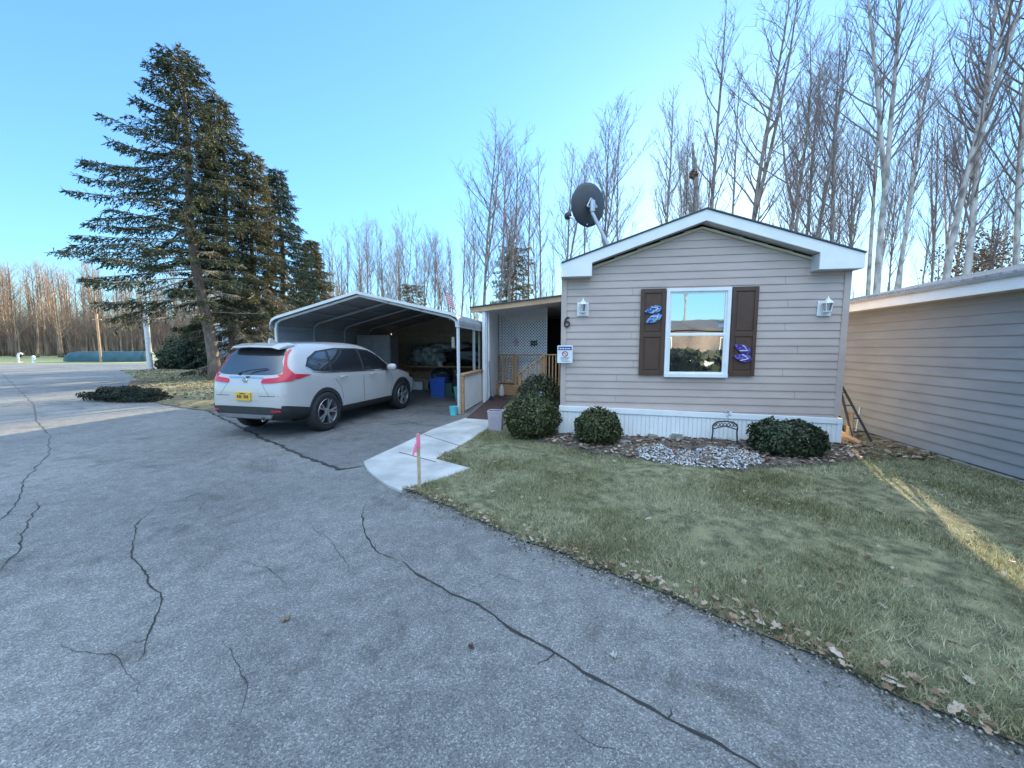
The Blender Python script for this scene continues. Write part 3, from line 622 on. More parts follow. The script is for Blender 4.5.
# sandal decorations on the shutters
def sandals(px, py, m, lab, ang):
    u, z = loc(px, py, -.07); r = empty('sandal_decoration', wpos(u, -.078, z), HA, lab, 'wall decoration', 'sandal decorations hung on the shutters')
    for k, (du, dz, an) in enumerate(((-.0, .068, ang), (.012, -.075, ang + 14))):
        mb = MB(); n = 20; P = []
        for i in range(n):
            t = 2 * math.pi * i / n; x = .135 * math.cos(t); y = (.052 + .014 * math.cos(t) - .011 * math.cos(2 * t)) * math.sin(t); P.append((x, y))
        c, s = math.cos(R(an)), math.sin(R(an)); P = [(x * c - y * s + du, x * s + y * c + dz) for x, y in P]
        mb.prism(P, -.012, .006); o = mb.build('sandal', m, r, bevel=.003)
        q = lambda x, y, h: (x * c - y * s + du, -.012 - h, x * s + y * c + dz)
        mb = MB(); mb.tube([q(-.03, .05, 0), q(.015, .03, .016), q(.075, 0, .003)], .008, 5); mb.tube([q(-.03, -.05, 0), q(.015, -.03, .016), q(.075, 0, .003)], .008, 5); mb.build('strap', 'offwhite', o)
sandals(653, 314, 'sandalblue', 'bright blue pair of sandal decorations high on the left shutter', 12)
sandals(742, 353, 'sandalpurple', 'purple blue pair of sandal decorations low on the right shutter', -25)

# satellite dish
fu, fz = loc(607, 247, .1); foot = wpos(fu, .1, fz)
cpt = wpos(*(lambda a: (a[0], .25, a[1]))(loc(588, 205, .25)))
dsh = empty('satellite_dish', foot, 0, 'dark grey round satellite dish on a bent mast above the roof edge', 'satellite dish')
C = cpt - foot; nrm = Vector((0.36, -0.92, -0.12)).normalized()   # convex back towards us
up = Vector((0, 0, 1)); ax = nrm.cross(up).normalized(); ay = ax.cross(nrm)
mb = MB(); Rr, Rc = 8, 32
RD = .345
for i in range(Rr + 1):
    r = i / Rr
    for k in range(Rc):
        t = 2 * math.pi * k / Rc; p = C + (ax * math.cos(t) * RD * .95 + ay * math.sin(t) * RD * 1.02) * r + nrm * (.075 * (1 - r * r)); mb.v.append(tuple(p))
for i in range(Rr):
    for k in range(Rc): k2 = (k + 1) % Rc; mb.f.append((i * Rc + k, i * Rc + k2, (i + 1) * Rc + k2, (i + 1) * Rc + k))
do = mb.build('reflector', 'dish', dsh, smooth=True, fix=False); so = do.modifiers.new('s', 'SOLIDIFY'); so.thickness = .008
back = C + nrm * .09
mb = MB(); mb.tube([back + Vector((0, 0, .09)), back - ax * .10 + Vector((0, 0, -.05)) + nrm * .03], .014, 6); mb.tube([back + Vector((0, 0, .09)), back + ax * .09 + Vector((0, 0, -.06)) + nrm * .03], .014, 6)
mb.tube([back - ax * .10 + Vector((0, 0, -.05)) + nrm * .03, back + ax * .09 + Vector((0, 0, -.06)) + nrm * .03], .014, 6); mb.lathe([(.045, -.14), (.045, .04)], tuple(back + nrm * .05), 8); mb.build('mount_bracket', 'galv', dsh)
mb = MB(); mb.tube([back + nrm * .05 + Vector((0, 0, .04)), back + nrm * .05 + Vector((0, 0, -.16)), (0.02, 0, .03), (.03, 0, -.02)], .032, 8); mb.build('mast', 'galv', dsh, smooth=True)
mb = MB(); mb.box(-.09, .12, -.06, .06, -.035, .0); mb.build('foot_plate', 'galv', dsh)
lp = wpos(*(lambda a: (a[0], .95, a[1]))(loc(568, 216, .95))) - foot
mb = MB(); mb.tube([C - ay * RD * .9 - nrm * -.02, C - ay * RD * .95 - nrm * .1 - ax * .1, lp], .014, 6); mb.build('feed_arm', 'galv', dsh)
mb = MB(); mb.lathe([(.0, -.06), (.06, -.055), (.07, 0), (.055, .06), (0, .07)], tuple(lp), 12, 'y'); mb.build('receiver_horn', 'dark_metal', dsh, smooth=True)

# ------------------------------------------------------------------ porch
porch = empty('entry_porch', wpos(0, 0, 0), HA, 'lean to entry porch with white lattice, wooden railing and tan roof edge', 'porch')
PV = 3.85
zA = loc(471, 308, PV)[1]; uA = loc(471, 308, PV)[0]; zB = loc(563, 295.5, PV)[1]
mb = MB(); mb.prism([(uA, zA - .13), (-.02, zB - .15), (-.02, zB), (uA, zA)], PV, PV + .04); mb.build('fascia_board', 'woodtrim', porch, bevel=.004)
mb = MB(); mb.prism([(uA - .03, zA + .002), (-.02, zB + .002), (-.02, zB + .03), (uA - .03, zA + .03)], PV - .05, 10.5); mb.build('roof', 'shingle', porch)
mb = MB(); mb.prism([(uA, zA - .05), (-.02, zB - .05), (-.02, zB - .04), (uA, zA - .04)], PV + .04, 10.4); mb.build('ceiling', 'white', porch)
pu0 = loc(484, 400, PV)[0]
mb = MB(); mb.box(pu0 - .05, pu0 + .04, PV + .05, PV + .14, 0, zA - .06); mb.build('corner_post', 'white', porch, bevel=.004)
mb = MB(); mb.box(pu0 + .045, pu0 + .065, PV + .12, 5.75, 0.05, zA - .02); mb.build('side_panel', 'white', porch)
mb = MB(); mb.box(pu0 + .02, pu0 + .10, PV + .30, PV + .38, 0.02, zA - .1); mb.build('panel_post', 'white', porch)
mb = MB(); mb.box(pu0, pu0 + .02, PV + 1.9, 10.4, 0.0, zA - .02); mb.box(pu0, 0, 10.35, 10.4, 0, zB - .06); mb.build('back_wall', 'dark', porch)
LV = 5.75; lu1 = loc(547.5, 330, LV)[0]; lz1 = 2.78
mat('lattice_white', (0.86, 0.87, 0.9), 0.5, col2=(0.8, 0.81, 0.84))
def lattice(name, u0, u1, z0, z1, y, m='lattice_white', sp=.068, wd=.031, fr=.06):
    mb = MB(); L = []
    for fam in (1, -1):
        c = (z0 - u1) if fam == 1 else (z0 + u0); e = (z1 - u0) if fam == 1 else (z1 + u1)
        while c < e:
            pts = []
            for uu in (u0, u1):
                zz = c + fam * uu
                if z0 <= zz <= z1: pts.append((uu, zz))
            for zz in (z0, z1):
                uu = (zz - c) * fam
                if u0 < uu < u1: pts.append((uu, zz))
            if len(pts) >= 2:
                p, q = pts[0], pts[1]
                if math.hypot(p[0] - q[0], p[1] - q[1]) > .05: mb.bar((p[0], y + .006 * fam, p[1]), (q[0], y + .006 * fam, q[1]), .009, wd, up=(0, 1, 0)) if False else mb.bar((p[0], y + .006 * fam, p[1]), (q[0], y + .006 * fam, q[1]), wd, .010, up=(0, 1, 0))
            c += sp * 1.414
    o = mb.build(name, m, porch)
    mb = MB(); 
    if fr:
        mb.box(u0 - fr, u0, y - .03, y + .03, z0 - fr, z1 + fr); mb.box(u1, u1 + fr, y - .03, y + .03, z0 - fr, z1 + fr); mb.box(u0, u1, y - .03, y + .03, z1, z1 + fr); mb.box(u0, u1, y - .03, y + .03, z0 - fr, z0); mb.build('lattice_frame', 'white', o)
    return o
lattice('lattice_screen', pu0 + .13, lu1 - .05, .46, lz1, LV, fr=.04)
# white board above the lattice up to the sloping ceiling
mb = MB(); mb.prism([(pu0 + .07, lz1 + .045), (lu1, lz1 + .045), (lu1, zB - .10), (pu0 + .07, zA - .055)][:4], LV - .01, LV + .01); mb.build('upper_panel', 'white', porch)
DZ = .38
mb = MB(); mb.box(pu0 + .07, -.05, 5.35, 10.3, DZ - .04, DZ); mb.box(-.62, -.05, 4.25, 5.35, DZ - .04, DZ); mb.build('deck_floor', 'wood', porch)
for q_ in ((pu0 + .07, -.62, 5.30, 5.345), (-.62, -.05, 4.2, 4.245)): mb = MB(); mb.box(*q_, .03, DZ - .005); mb.build('deck_skirt', 'wood', porch, bevel=.003)
def railing(p, q, z0a, z1a, z0b, z1b, nb):
    """p,q (u,v); bottom/top heights at each end"""
    mb = MB(); mb.bar((p[0], p[1], z1a), (q[0], q[1], z1b), .09, .035); o = mb.build('railing', 'wood', porch, bevel=.003); mb = MB(); mb.bar((p[0], p[1], z0a), (q[0], q[1], z0b), .04, .05); mb.build('bottom_rail', 'wood', o, bevel=.003)
    for i in range(nb):
        t = (i + .5) / nb; x = p[0] + (q[0] - p[0]) * t; y = p[1] + (q[1] - p[1]) * t; a = z0a + (z0b - z0a) * t; b = z1a + (z1b - z1a) * t
        mb = MB(); mb.box(x - .018, x + .018, y - .018, y + .018, a + .02, b - .02); mb.build('baluster', 'wood', o)
def post(u, v, z0, z1):
    mb = MB(); mb.box(u - .045, u + .045, v - .045, v + .045, z0, z1); mb.build('rail_post', 'wood', porch, bevel=.004)
railing((pu0 + .12, 5.40), (-1.62, 5.40), DZ + .07, 1.33, DZ + .07, 1.33, 5); post(-1.6, 5.42, 0.1, 1.33)
post(-.66, 5.42, DZ, 1.33); mb = MB(); mb.bar((-1.55, 5.42, 1.33), (-.66, 5.42, 1.33), .09, .04); mb.build('gate_rail', 'wood', porch); mb = MB(); mb.bar((-1.55, 5.42, .46), (-.66, 5.42, .44), .09, .05); mb.build('gate_rail', 'wood', porch)
railing((-.60, 4.25), (-.04, 4.25), DZ + .07, 1.36, DZ + .07, 1.36, 6); post(-.62, 4.25, 0.1, 1.36)
railing((-.62, 4.20), (-1.38, 4.20), DZ + .1, 1.33, .12, .80, 6); post(-1.30, 4.25, 0.03, .86)
for i in range(2):
    mb = MB(); mb.box(-.62 - .3 * (i + 1), -.62 - .3 * i, 4.27, 5.3, 0.03, DZ - .13 * (i + 1)); mb.build('stair_step', 'wood', porch, bevel=.006)
for px, py, m, nm, lab, w_, h_ in ((534, 343, 'dark_metal', 'lattice_ornament', 'dark metal welcome ornament hung on the right of the lattice', .26, .22), (516, 342, 'pink', 'lattice_plaque', 'small faded pink plaque hung at the middle of the lattice', .14, .24)):
    u, z = loc(px, py, LV - .06); r_ = empty(nm, wpos(u, LV - .06, z), HA, lab, 'ornament')
    mb = MB()
    if m == 'dark_metal':
        for k in range(4): mb.box(-.11 + .055 * k, -.075 + .055 * k, -.01, .01, -.10 + .015 * (k % 2), .08 - .02 * ((k + 1) % 2))
        mb.box(-.13, .10, -.008, .012, .03, .06); mb.box(-.12, .11, -.008, .012, -.06, -.04)
        mb.build('scrollwork', m, r_, bevel=.006)
    else:
        mb.prism([(-.06, -.12), (.06, -.12), (.075, .02), (.03, .12), (-.03, .12), (-.075, .02)], -.01, .01); mb.build('plaque_board', 'pinkgrey', r_, bevel=.006)
        mb = MB(); mb.lathe([(.0, -.015), (.035, -.012), (.04, -.009)], (0, 0, .01), 12, 'y'); mb.build('flower', 'pink', r_)
# runner mat on the walk
rp = [G(*p, .03) for p in ((466, 418.5), (489, 420), (511, 399), (500, 396.5), (487, 401))]
mb = MB(); mb.prism([(p.x, p.y) for p in rp], .0, .042, 'z'); tag(mb.build('runner_mat', 'mat_red', bevel=.004), 'dark red brown runner mat between the half wall and the bin', 'mat')

# ------------------------------------------------------------------ carport
CA = R(-8.95); CO = G(460, 414); cr, cdv = hr, hd
cl = lambda px, py, v=0.0: loc(px, py, v, CO, cr, cdv)
cport = empty('carport', CO, CA, 'grey metal carport with a peaked roof open at the front', 'carport')
CL, CRt, CPk, CPz, CEz, CDp = -4.74, -0.02, -2.45, 2.86, 2.27, 6.2
# roof profile with rounded eaves (thin steel sheet)
def prof(off=0.0):
    pts = [(CL - .06 - off, 2.02 - off * 0), (CL - .055 - off, 2.13), (CL + .0, 2.24 + off), (CL + .12, 2.30 + off)]
    pts += [(CPk - .12, CPz - .03 + off), (CPk, CPz + off), (CPk + .12, CPz - .03 + off)]
    pts += [(CRt - .14, 2.33 + off), (CRt, 2.27 + off), (CRt + .06 + off, 2.16), (CRt + .065 + off, 2.06)]
    return pts
P = prof(); Q = prof(.025)
mb = MB(); k = len(P); ribs = 62
for j in range(ribs):   # ribs run up the slope, so the sheet steps along the depth
    y0 = -.12 + (CDp + .24) * j / ribs; y1 = -.12 + (CDp + .24) * (j + 1) / ribs; ym = y0 + (y1 - y0) * .75
    for i in range(k - 1):
        mb.quad((P[i][0], y0, P[i][1] + .012), (P[i + 1][0], y0, P[i + 1][1] + .012), (P[i + 1][0], y0, P[i + 1][1] + .026), (P[i][0], y0, P[i][1] + .026)); mb.quad((P[i][0], ym, P[i][1] + .012), (P[i + 1][0], ym, P[i + 1][1] + .012), (P[i + 1][0], ym, P[i + 1][1] + .026), (P[i][0], ym, P[i][1] + .026))
        mb.quad((P[i][0], y0, P[i][1] + .012), (P[i + 1][0], y0, P[i + 1][1] + .012), (P[i + 1][0], ym, P[i + 1][1] + .012), (P[i][0], ym, P[i][1] + .012))
        mb.quad((P[i][0], ym, P[i][1] + .026), (P[i + 1][0], ym, P[i + 1][1] + .026), (P[i + 1][0], y1, P[i + 1][1] + .026), (P[i][0], y1, P[i][1] + .026))
mb.build('roof_sheet', 'carport_roof', cport)
mb = MB()
for i in range(k - 1):
    a, b = P[i], P[i + 1]; dx, dz = b[0] - a[0], b[1] - a[1]; L = math.hypot(dx, dz); nx, nz = dz / L, -dx / L
    mb.prism([(a[0], a[1] + .03), (b[0], b[1] + .03), (b[0], b[1] - .035), (a[0], a[1] - .035)], -.135, -.115)
mb.build('front_trim', 'white_metal', cport)
fr_y = [0.0, 1.42, 2.9, 4.4, CDp]
for y in fr_y:
    mb = MB(); pts = [(CL, 0, 0), (CL, 0, 2.0), (CL + .03, 0, 2.16), (CL + .15, 0, 2.25), (CPk, 0, CPz - .06), (CRt - .17, 0, 2.26), (CRt - .05, 0, 2.18), (CRt, 0, 2.02), (CRt, 0, 0)]
    mb.tube([(p[0], y, p[2]) for p in pts], .036, 4); o = mb.build('frame_hoop', 'white_metal' if y == 0 else 'carport_panel', cport)
mb = MB()
for s in (-1.55, -.75, .75, 1.55): mb.bar((CPk + s, -.05, CPz - .06 - abs(s) * .24), (CPk + s, CDp, CPz - .06 - abs(s) * .24), .05, .025)
mb.build('purlin', 'carport_panel', cport)
def ribwall(mb, a0, a1, z0, z1, mp, pitch=.28):
    z = z0
    while z < z1 - .01:
        zz = min(z + pitch, z1)
        mb.quad(mp(a0, 0, z), mp(a1, 0, z), mp(a1, 0, zz - .05), mp(a0, 0, zz - .05)); mb.quad(mp(a0, 0, zz - .05), mp(a1, 0, zz - .05), mp(a1, .018, zz - .035), mp(a0, .018, zz - .035))
        mb.quad(mp(a0, .018, zz - .035), mp(a1, .018, zz - .035), mp(a1, .018, zz - .015), mp(a0, .018, zz - .015)); mb.quad(mp(a0, .018, zz - .015), mp(a1, .018, zz - .015), mp(a1, 0, zz), mp(a0, 0, zz)); z = zz
mb = MB(); ribwall(mb, 0.0, CDp, .05, 2.12, lambda s, o, z: (CL - .045 + o, s, z)); mb.build('side_wall', 'carport_panel', cport)
mb = MB(); ribwall(mb, CL, CRt, .05, 2.24, lambda s, o, z: (s, CDp + .045 - o, z))
mb.quad(*[(p[0], CDp + .046, p[1] + .012) for p in P[1:-1]]); mb.build('back_wall', 'carport_beige', cport)
mb = MB(); mb.box(CRt - .05, CRt + .05, -.05, CDp, 2.03, 2.17); mb.build('side_beam', 'white_metal', cport)
# right side: half wall with wood frame
mb = MB(); mb.box(CRt + .04, CRt + .07, .14, 2.0, .04, .88); o = mb.build('half_wall', 'white', cport)
mb = MB(); mb.box(CRt - .0, CRt + .10, .05, .14, 0, .90); mb.box(CRt + .0, CRt + .10, 1.98, 2.07, 0, .90); mb.box(CRt - .06, CRt + .13, .03, 2.1, .90, .94); mb.build('half_wall_frame', 'wood', o, bevel=.004)
mb = MB(); mb.box(CRt - .05, CRt - .01, 2.1, CDp, .05, 2.1); mb.build('rear_side_wall', 'carport_beige', cport)
def inport(u, v, z=0): return CO + cr * u + cdv * v + Vector((0, 0, z))
def thing_at(name, u, v, z, lab, cat, rz=0, group=None): return empty(name, inport(u, v, z), CA + rz, lab, cat, group)
t = thing_at('storage_cabinet', -4.02, 3.7, 0.005, 'tall grey storage cabinet at the back left of the carport', 'cabinet')
mb = MB(); mb.box(-.6, .6, -.3, .3, 0, 1.98); mb.build('cabinet_body', 'cabinet', t, bevel=.01)
for s in (-1, 1):
    mb = MB(); mb.box(min(s * .012, s * .58), max(s * .012, s * .58), -.322, -.302, .06, 1.93); d_ = mb.build('door', 'cabinet', t, bevel=.004); mb = MB(); mb.box(s * .05 - .01, s * .05 + .01, -.345, -.322, .9, 1.05); mb.build('handle', 'dark_metal', d_)
t = thing_at('workbench', -1.6, 5.4, 0.005, 'long workbench loaded with gear along the carport back wall', 'workbench')
mb = MB(); mb.box(-2.3, 1.5, -.35, .4, .82, .87); mb.build('bench_top', 'wood', t)
for x in (-2.2, -.4, 1.4):
    for y in (-.3, .35): mb = MB(); mb.box(x - .035, x + .035, y - .035, y + .035, 0, .82); mb.build('leg', 'wood', t)
def lumpy(name, u, v, z, sx, sy, sz, m, lab, cat, seed):
    me = MB(); n1, n2 = 14, 24
    for i in range(n1 + 1):
        ph = math.pi * i / n1 
        for k_ in range(n2):
            th = 2 * math.pi * k_ / n2; d = Vector((math.sin(ph) * math.cos(th), math.sin(ph) * math.sin(th), math.cos(ph)))
            sq = lambda q: math.copysign(abs(q) ** .6, q); dd = Vector((sq(d.x), sq(d.y), sq(d.z)))
            r_ = 1 + .35 * noise.noise(d * 2.2 + Vector((seed, 0, 0))) + .12 * noise.noise(d * 6 + Vector((0, seed, 0)))
            p = Vector((dd.x * sx * r_, dd.y * sy * r_, dd.z * sz * r_ + sz)); me.v.append((p.x, p.y, max(p.z, 0)))
    for i in range(n1):
        for k_ in range(n2): k2 = (k_ + 1) % n2; me.f.append((i * n2 + k_, i * n2 + k2, (i + 1) * n2 + k2, (i + 1) * n2 + k_))
    o = me.build(name, m, smooth=True); o.location = inport(u, v, z); o.rotation_euler = (0, 0, CA); return tag(o, lab, cat)
lumpy('tarp_bundle', -2.9, 5.35, .88, .75, .28, .36, 'camo', 'camouflage grey bundle piled on the workbench, left of the other heap', 'bundle', 2)
lumpy('tarp_bundle', -1.1, 5.3, .88, .85, .28, .33, 'tarp', 'black tarp covered heap on the right half of the workbench', 'bundle', 5)
lumpy('tarp_bundle', -1.9, 5.45, 1.42, .95, .22, .17, 'camo', 'low grey bundle lying on top of the two workbench heaps', 'bundle', 8)
lumpy('rubbish_bag', -.75, 2.75, .005, .30, .26, .42, 'tarp', 'black rubbish bag beside the teal tote in the carport', 'bag', 3)
lumpy('rubbish_bag', -1.85, 4.1, .005, .40, .30, .40, 'tarp', 'black bag of clothes behind the blue bin', 'bag', 6)
def bucket(name, p, r0, r1, h, m, lab, cat, sq=False, lid=None, lidm=None, handle=True):
    t = empty(name, p, CA, lab, cat); mb = MB()
    if sq:
        b = [(-r0, -r0 * .8), (r0, -r0 * .8), (r0, r0 * .8), (-r0, r0 * .8)]; tt = [(x * r1 / r0, y * r1 / r0) for x, y in b]
        for i in range(4): j = (i + 1) % 4; mb.quad((*b[i], 0), (*b[j], 0), (*tt[j], h), (*tt[i], h))
        mb.quad(*[(*q, .004) for q in b]); o = mb.build('container', m, t); s_ = o.modifiers.new('s', 'SOLIDIFY'); s_.thickness = .008
        mb = MB()
        for i in range(4): j = (i + 1) % 4; mb.bar((tt[i][0], tt[i][1], h), (tt[j][0], tt[j][1], h), .022, .022)
        mb.build('rim', m, t, bevel=.004)
        if lid: mb = MB(); mb.box(-r1 * 1.05, r1 * 1.05, -r1 * .86, r1 * .86, h + .012, h + .035); mb.build('lid', lidm or m, t, bevel=.008)
    else:
        mb.lathe([(.001, .004), (r0, .0), (r1, h), (r1 + .008, h), (r1 + .008, h - .012), (r1 - .006, h - .01), (r0 - .004, .012), (.001, .012)], n=20); mb.build('container', m, t, smooth=False)
        if handle: mb = MB(); mb.tube([(r1 * math.cos(a), -.4 * r1 * math.sin(a), h - .02 - .10 * math.sin(a) * .6) for a in np.linspace(0, math.pi, 9)], .004, 4); mb.build('handle', 'galv', t)
    return t
for i, (u, v, z, r_, h, m_, lab) in enumerate(((-2.3, 5.12, .875, .10, .17, 'offwhite', 'white pail on the workbench in front of the camouflage bundle'), (-1.55, 5.1, .875, .08, .13, 'red', 'small red can on the workbench front edge'), (-.75, 5.1, .875, .09, .16, 'galv', 'metal can on the workbench front edge right of the red can'), (-.5, 2.85, .005, .17, .42, 'blue', 'blue tub behind the teal tote in the carport'))):
    bucket('pail', inport(u, v, z), r_ * .85, r_, h, m_, lab, 'pail')
for i, (u, v, z, sx, sy, sz, m_, lab) in enumerate(((-2.5, 5.0, .005, .3, .22, .4, 'cardboard', 'cardboard box under the left of the workbench'), (-3.1, 4.9, .005, .24, .2, .3, 'offwhite', 'white carton under the workbench left of the cardboard box'), (-.35, 4.9, .875, .22, .16, .3, 'cabinet', 'grey box on the right end of the workbench'))):
    t = thing_at('carton', u, v, z, lab, 'box', rz=.2 * (i - 1)); mb = MB(); mb.box(-sx, sx, -sy, sy, 0, sz); mb.build('carton_body', m_, t, bevel=.006); mb = MB(); mb.box(-sx - .002, sx + .002, -.03, .03, sz + .001, sz + .006); mb.build('tape', 'woodtrim', t)
bucket('bucket', G(453.5, 415, .005), .075, .095, .20, 'cyan', 'small bright cyan bucket beside the front carport post', 'bucket')
bucket('recycling_bin', inport(-1.55, 2.9, .005), .20, .24, .60, 'blue', 'blue plastic bin past the front wheel of the car', 'bin', sq=True)
bucket('storage_tote', inport(-.45, 2.1, .005), .24, .29, .40, 'teal', 'teal tote nearest the half wall inside the carport', 'tote', sq=True, lid=True)
bucket('storage_tote', inport(-1.15, 3.0, .005), .24, .29, .42, 'green_plastic', 'dark green tote between the blue bin and the teal tote', 'tote', sq=True, lid=True)
t = thing_at('wooden_box', -.98, 3.6, .005, 'tan cardboard box standing above the dark green tote', 'box'); mb = MB(); mb.box(-.26, .26, -.18, .18, 0.0, .78); mb.build('carton', 'cardboard', t, bevel=.005)
mb = MB(); mb.box(-.27, .27, -.03, .03, .782, .79); mb.build('tape', 'offwhite', t)
for i, (u, v, z, m, lab) in enumerate(((-.35, 1.8, .945, 'offwhite', 'white jug on the half wall ledge nearest the post'),)):
    pass
t = empty('bug_lamp', inport(-.22, .25, 1.55), CA, 'cream tube shaped lantern hanging inside the front post', 'lantern'); mb = MB(); mb.lathe([(.03, 0), (.04, .02), (.04, .24), (.03, .26), (.001, .27)], n=12); mb.build('lantern_body', 'carport_beige', t); mb = MB(); mb.tube([(0, 0, .27), (0, .0, .74)], .004, 4); mb.build('hanging_cord', 'dark_metal', t)
# flag at the eave
fp = inport(-.35, .05, 2.31)
fl = empty('flag', fp, CA, 'small red white and blue striped flag above the carport eave', 'flag')
mb = MB(); mb.tube([(.12, 0, -.12), (-.06, -.0, .68)], .010, 6); mb.build('flag_pole', 'white_metal', fl); mb = MB()
def flagpt(s, t):  # s along hoist (down the pole), t along fly, drooping
    x0 = -.055 + .15 * (s * .9); z0 = .64 - .60 * s * .62
    return (x0 + t * .21 + .02 * math.sin(t * 9), .035 * math.sin(t * 8 + s * 3), z0 - t * .24 - .02 * math.sin(t * 7))
for m, rows in (('flagred', range(0, 13, 2)), ('flagwhite', range(1, 13, 2))):
    mb = MB()
    for i in rows:
        for j in range(12):
            if i < 7 and j < 5: continue
            a, b = i / 13, (i + 1) / 13; c, d = j / 12, (j + 1) / 12; mb.quad(flagpt(a, c), flagpt(a, d), flagpt(b, d), flagpt(b, c))
    mb.build('red_stripes' if m == 'flagred' else 'white_stripes', m, fl)
mb = MB()
for i in range(7):
    for j in range(5): a, b = i / 13, (i + 1) / 13; c, d = j / 12, (j + 1) / 12; mb.quad(flagpt(a, c), flagpt(a, d), flagpt(b, d), flagpt(b, c))
ca_ = mb.build('canton', 'flagblue', fl)
mb = MB()
for i in range(5):
    for j in range(4): p = Vector(flagpt((i + .9) / 13 * 1.15, (j + .6) / 12 * 1.1)) + Vector((0, -.004, 0)); mb.quad(p + Vector((-.006, 0, -.006)), p + Vector((.006, 0, -.006)), p + Vector((.006, 0, .006)), p + Vector((-.006, 0, .006)))
mb.build('stars', 'flagwhite', ca_)

# ------------------------------------------------------------------ grey building on the right
BO = G(1024, 486); BA = R(-11.0); br = Vector((math.cos(BA), math.sin(BA), 0)); bd = Vector((-math.sin(BA), math.cos(BA), 0))
gb = empty('neighbour_building', BO, BA, 'long grey lap sided building with a low white edged metal roof', 'building')
V0, V1 = -5.0, 3.75
mb = MB(); siding(mb, V0, V1, .08, 2.24, .135, lambda s, o, z: (-o, s, z), out=.016); mb.build('side_siding', 'siding_grey', gb)
mb = MB(); siding(mb, 0, 5, .08, 2.24, .135, lambda s, o, z: (s, V1 + o, z)); siding(mb, 0, 5, .08, 2.24, .135, lambda s, o, z: (s, V0 - o, z)); mb.quad((5, V0, 0), (5, V1, 0), (5, V1, 2.24), (5, V0, 2.24))
mb.quad((0, V1, 2.24), (5, V1, 2.24), (2.5, V1, 2.9)); mb.quad((0, V0, 2.24), (5, V0, 2.24), (2.5, V0, 2.9)); mb.build('end_siding', 'siding_grey', gb)
mb = MB(); mb.box(-.022, .06, V1 - .06, V1 + .022, .08, 2.24); mb.build('corner_trim', 'siding_grey', gb)
mb = MB(); mb.box(-.26, .0, V0, V1 + .1, 2.20, 2.215); mb.build('soffit', 'cream', gb)
mb = MB(); mb.box(-.28, -.26, V0, V1 + .12, 2.19, 2.37); mb.build('fascia', 'white', gb, bevel=.004)
mb = MB(); n = 60
for j in range(n):
    y0 = V0 + (V1 + .14 - V0) * j / n; y1 = V0 + (V1 + .14 - V0) * (j + 1) / n; ym = y0 + (y1 - y0) * .72
    for (xa, za, xb, zb) in ((-.31, 2.375, 2.5, 2.98), (2.5, 2.98, 5.3, 2.375)):
        mb.quad((xa, y0, za), (xa, ym, za), (xb, ym, zb), (xb, y0, zb)); mb.quad((xa, ym, za + .022), (xa, y1, za + .022), (xb, y1, zb + .022), (xb, ym, zb + .022))
        mb.quad((xa, ym, za), (xa, ym, za + .022), (xb, ym, zb + .022), (xb, ym, zb)); mb.quad((xa, y1, za), (xa, y1, za + .022), (xb, y1, zb + .022), (xb, y1, zb))
    mb.quad((-.31, ym, 2.33), (-.31, y1, 2.33), (-.31, y1, 2.397), (-.31, ym, 2.397)); mb.quad((-.31, y0, 2.33), (-.31, ym, 2.33), (-.31, ym, 2.375), (-.31, y0, 2.375))
mb.build('roof', 'roof_grey', gb)
joints(gb, lambda s_, o, z: (-o, s_, z), [(rj.uniform(V0 + 1, V1 - .2), .08 + .135 * k_) for k_ in range(0, 15)], .128)
mb = MB(); x = V0; i = 0
while x < V1 - .1:
    L = .55 + .3 * random.random(); mb.box(-.06 + .03 * random.random(), .05, x, min(x + L - .02, V1), -.02, .055 + .02 * random.random()); x += L
mb.build('foundation_blocks', 'block', gb, bevel=.006)

# ------------------------------------------------------------------ gap clutter
gp = wpos(4.42, .25, 0.02)
t = empty('garden_trellis', gp, HA, 'black metal trellis leaning against the right corner of the home', 'trellis')
mb = MB(); mb.tube([(.0, .05, 1.05), (.12, -.25, .02)], .018, 6); mb.tube([(.0, .05, 1.05), (.42, -.20, .02)], .018, 6); mb.tube([(.02, .25, .95), (.26, .15, .02)], .014, 6)
mb.build('leaning_frame', 'dark_metal', t); mb = MB()
for z in (.2, .4, .6, .8): a = Vector((.0, .05, 1.05)).lerp(Vector((.12, -.25, .02)), 1 - z / 1.03); b = Vector((.0, .05, 1.05)).lerp(Vector((.42, -.2, .02)), 1 - z / 1.03); mb.tube([a, b], .009, 5)
mb.build('rung', 'dark_metal', t)
for k, (u, v, s, h, lab) in enumerate(((4.50, .05, .9, .5, 'orange brown split log upright beside the trellis foot'), (4.62, .35, .6, .35, 'pale split log lying behind the trellis'), (4.55, -.12, .5, .2, 'short pale log lying at the trellis foot nearest the lawn'))):
    mb = MB(); a = Vector((0, 0, .06)); b = (Vector((.05, .1, h)) if k == 0 else Vector((.3 * math.cos(k), .3 * math.sin(k) + .1, .08 + .05 * k)))
    mb.tube([a, b], .045, 6); o = mb.build('split_log', 'wood'); o.location = wpos(u, v, 0.03); o.rotation_euler = (0, 0, HA); tag(o, lab, 'log', 'logs stacked in the gap')
a = G(855, 436); pt = at(862, 394, a.y + .25)
t = empty('marker_rod', a, 0, 'thin white rod with a pinkish ball top leaning in the gap', 'rod'); mb = MB(); mb.tube([(0, 0, 0), tuple(pt - a)], .007, 5); mb.build('rod_shaft', 'white', t)
mb = MB(); c = pt - a; mb.lathe([(.001, -.045), (.028, -.03), (.035, 0), (.028, .03), (.001, .045)], tuple(c), 10); mb.build('rod_tip', 'pinkgrey', t, smooth=True)
mb = MB(); b0 = wpos(4.45, .5, 0)
tag(mb.build('gap_dummy', 'dark'), kind='structure') if False else None

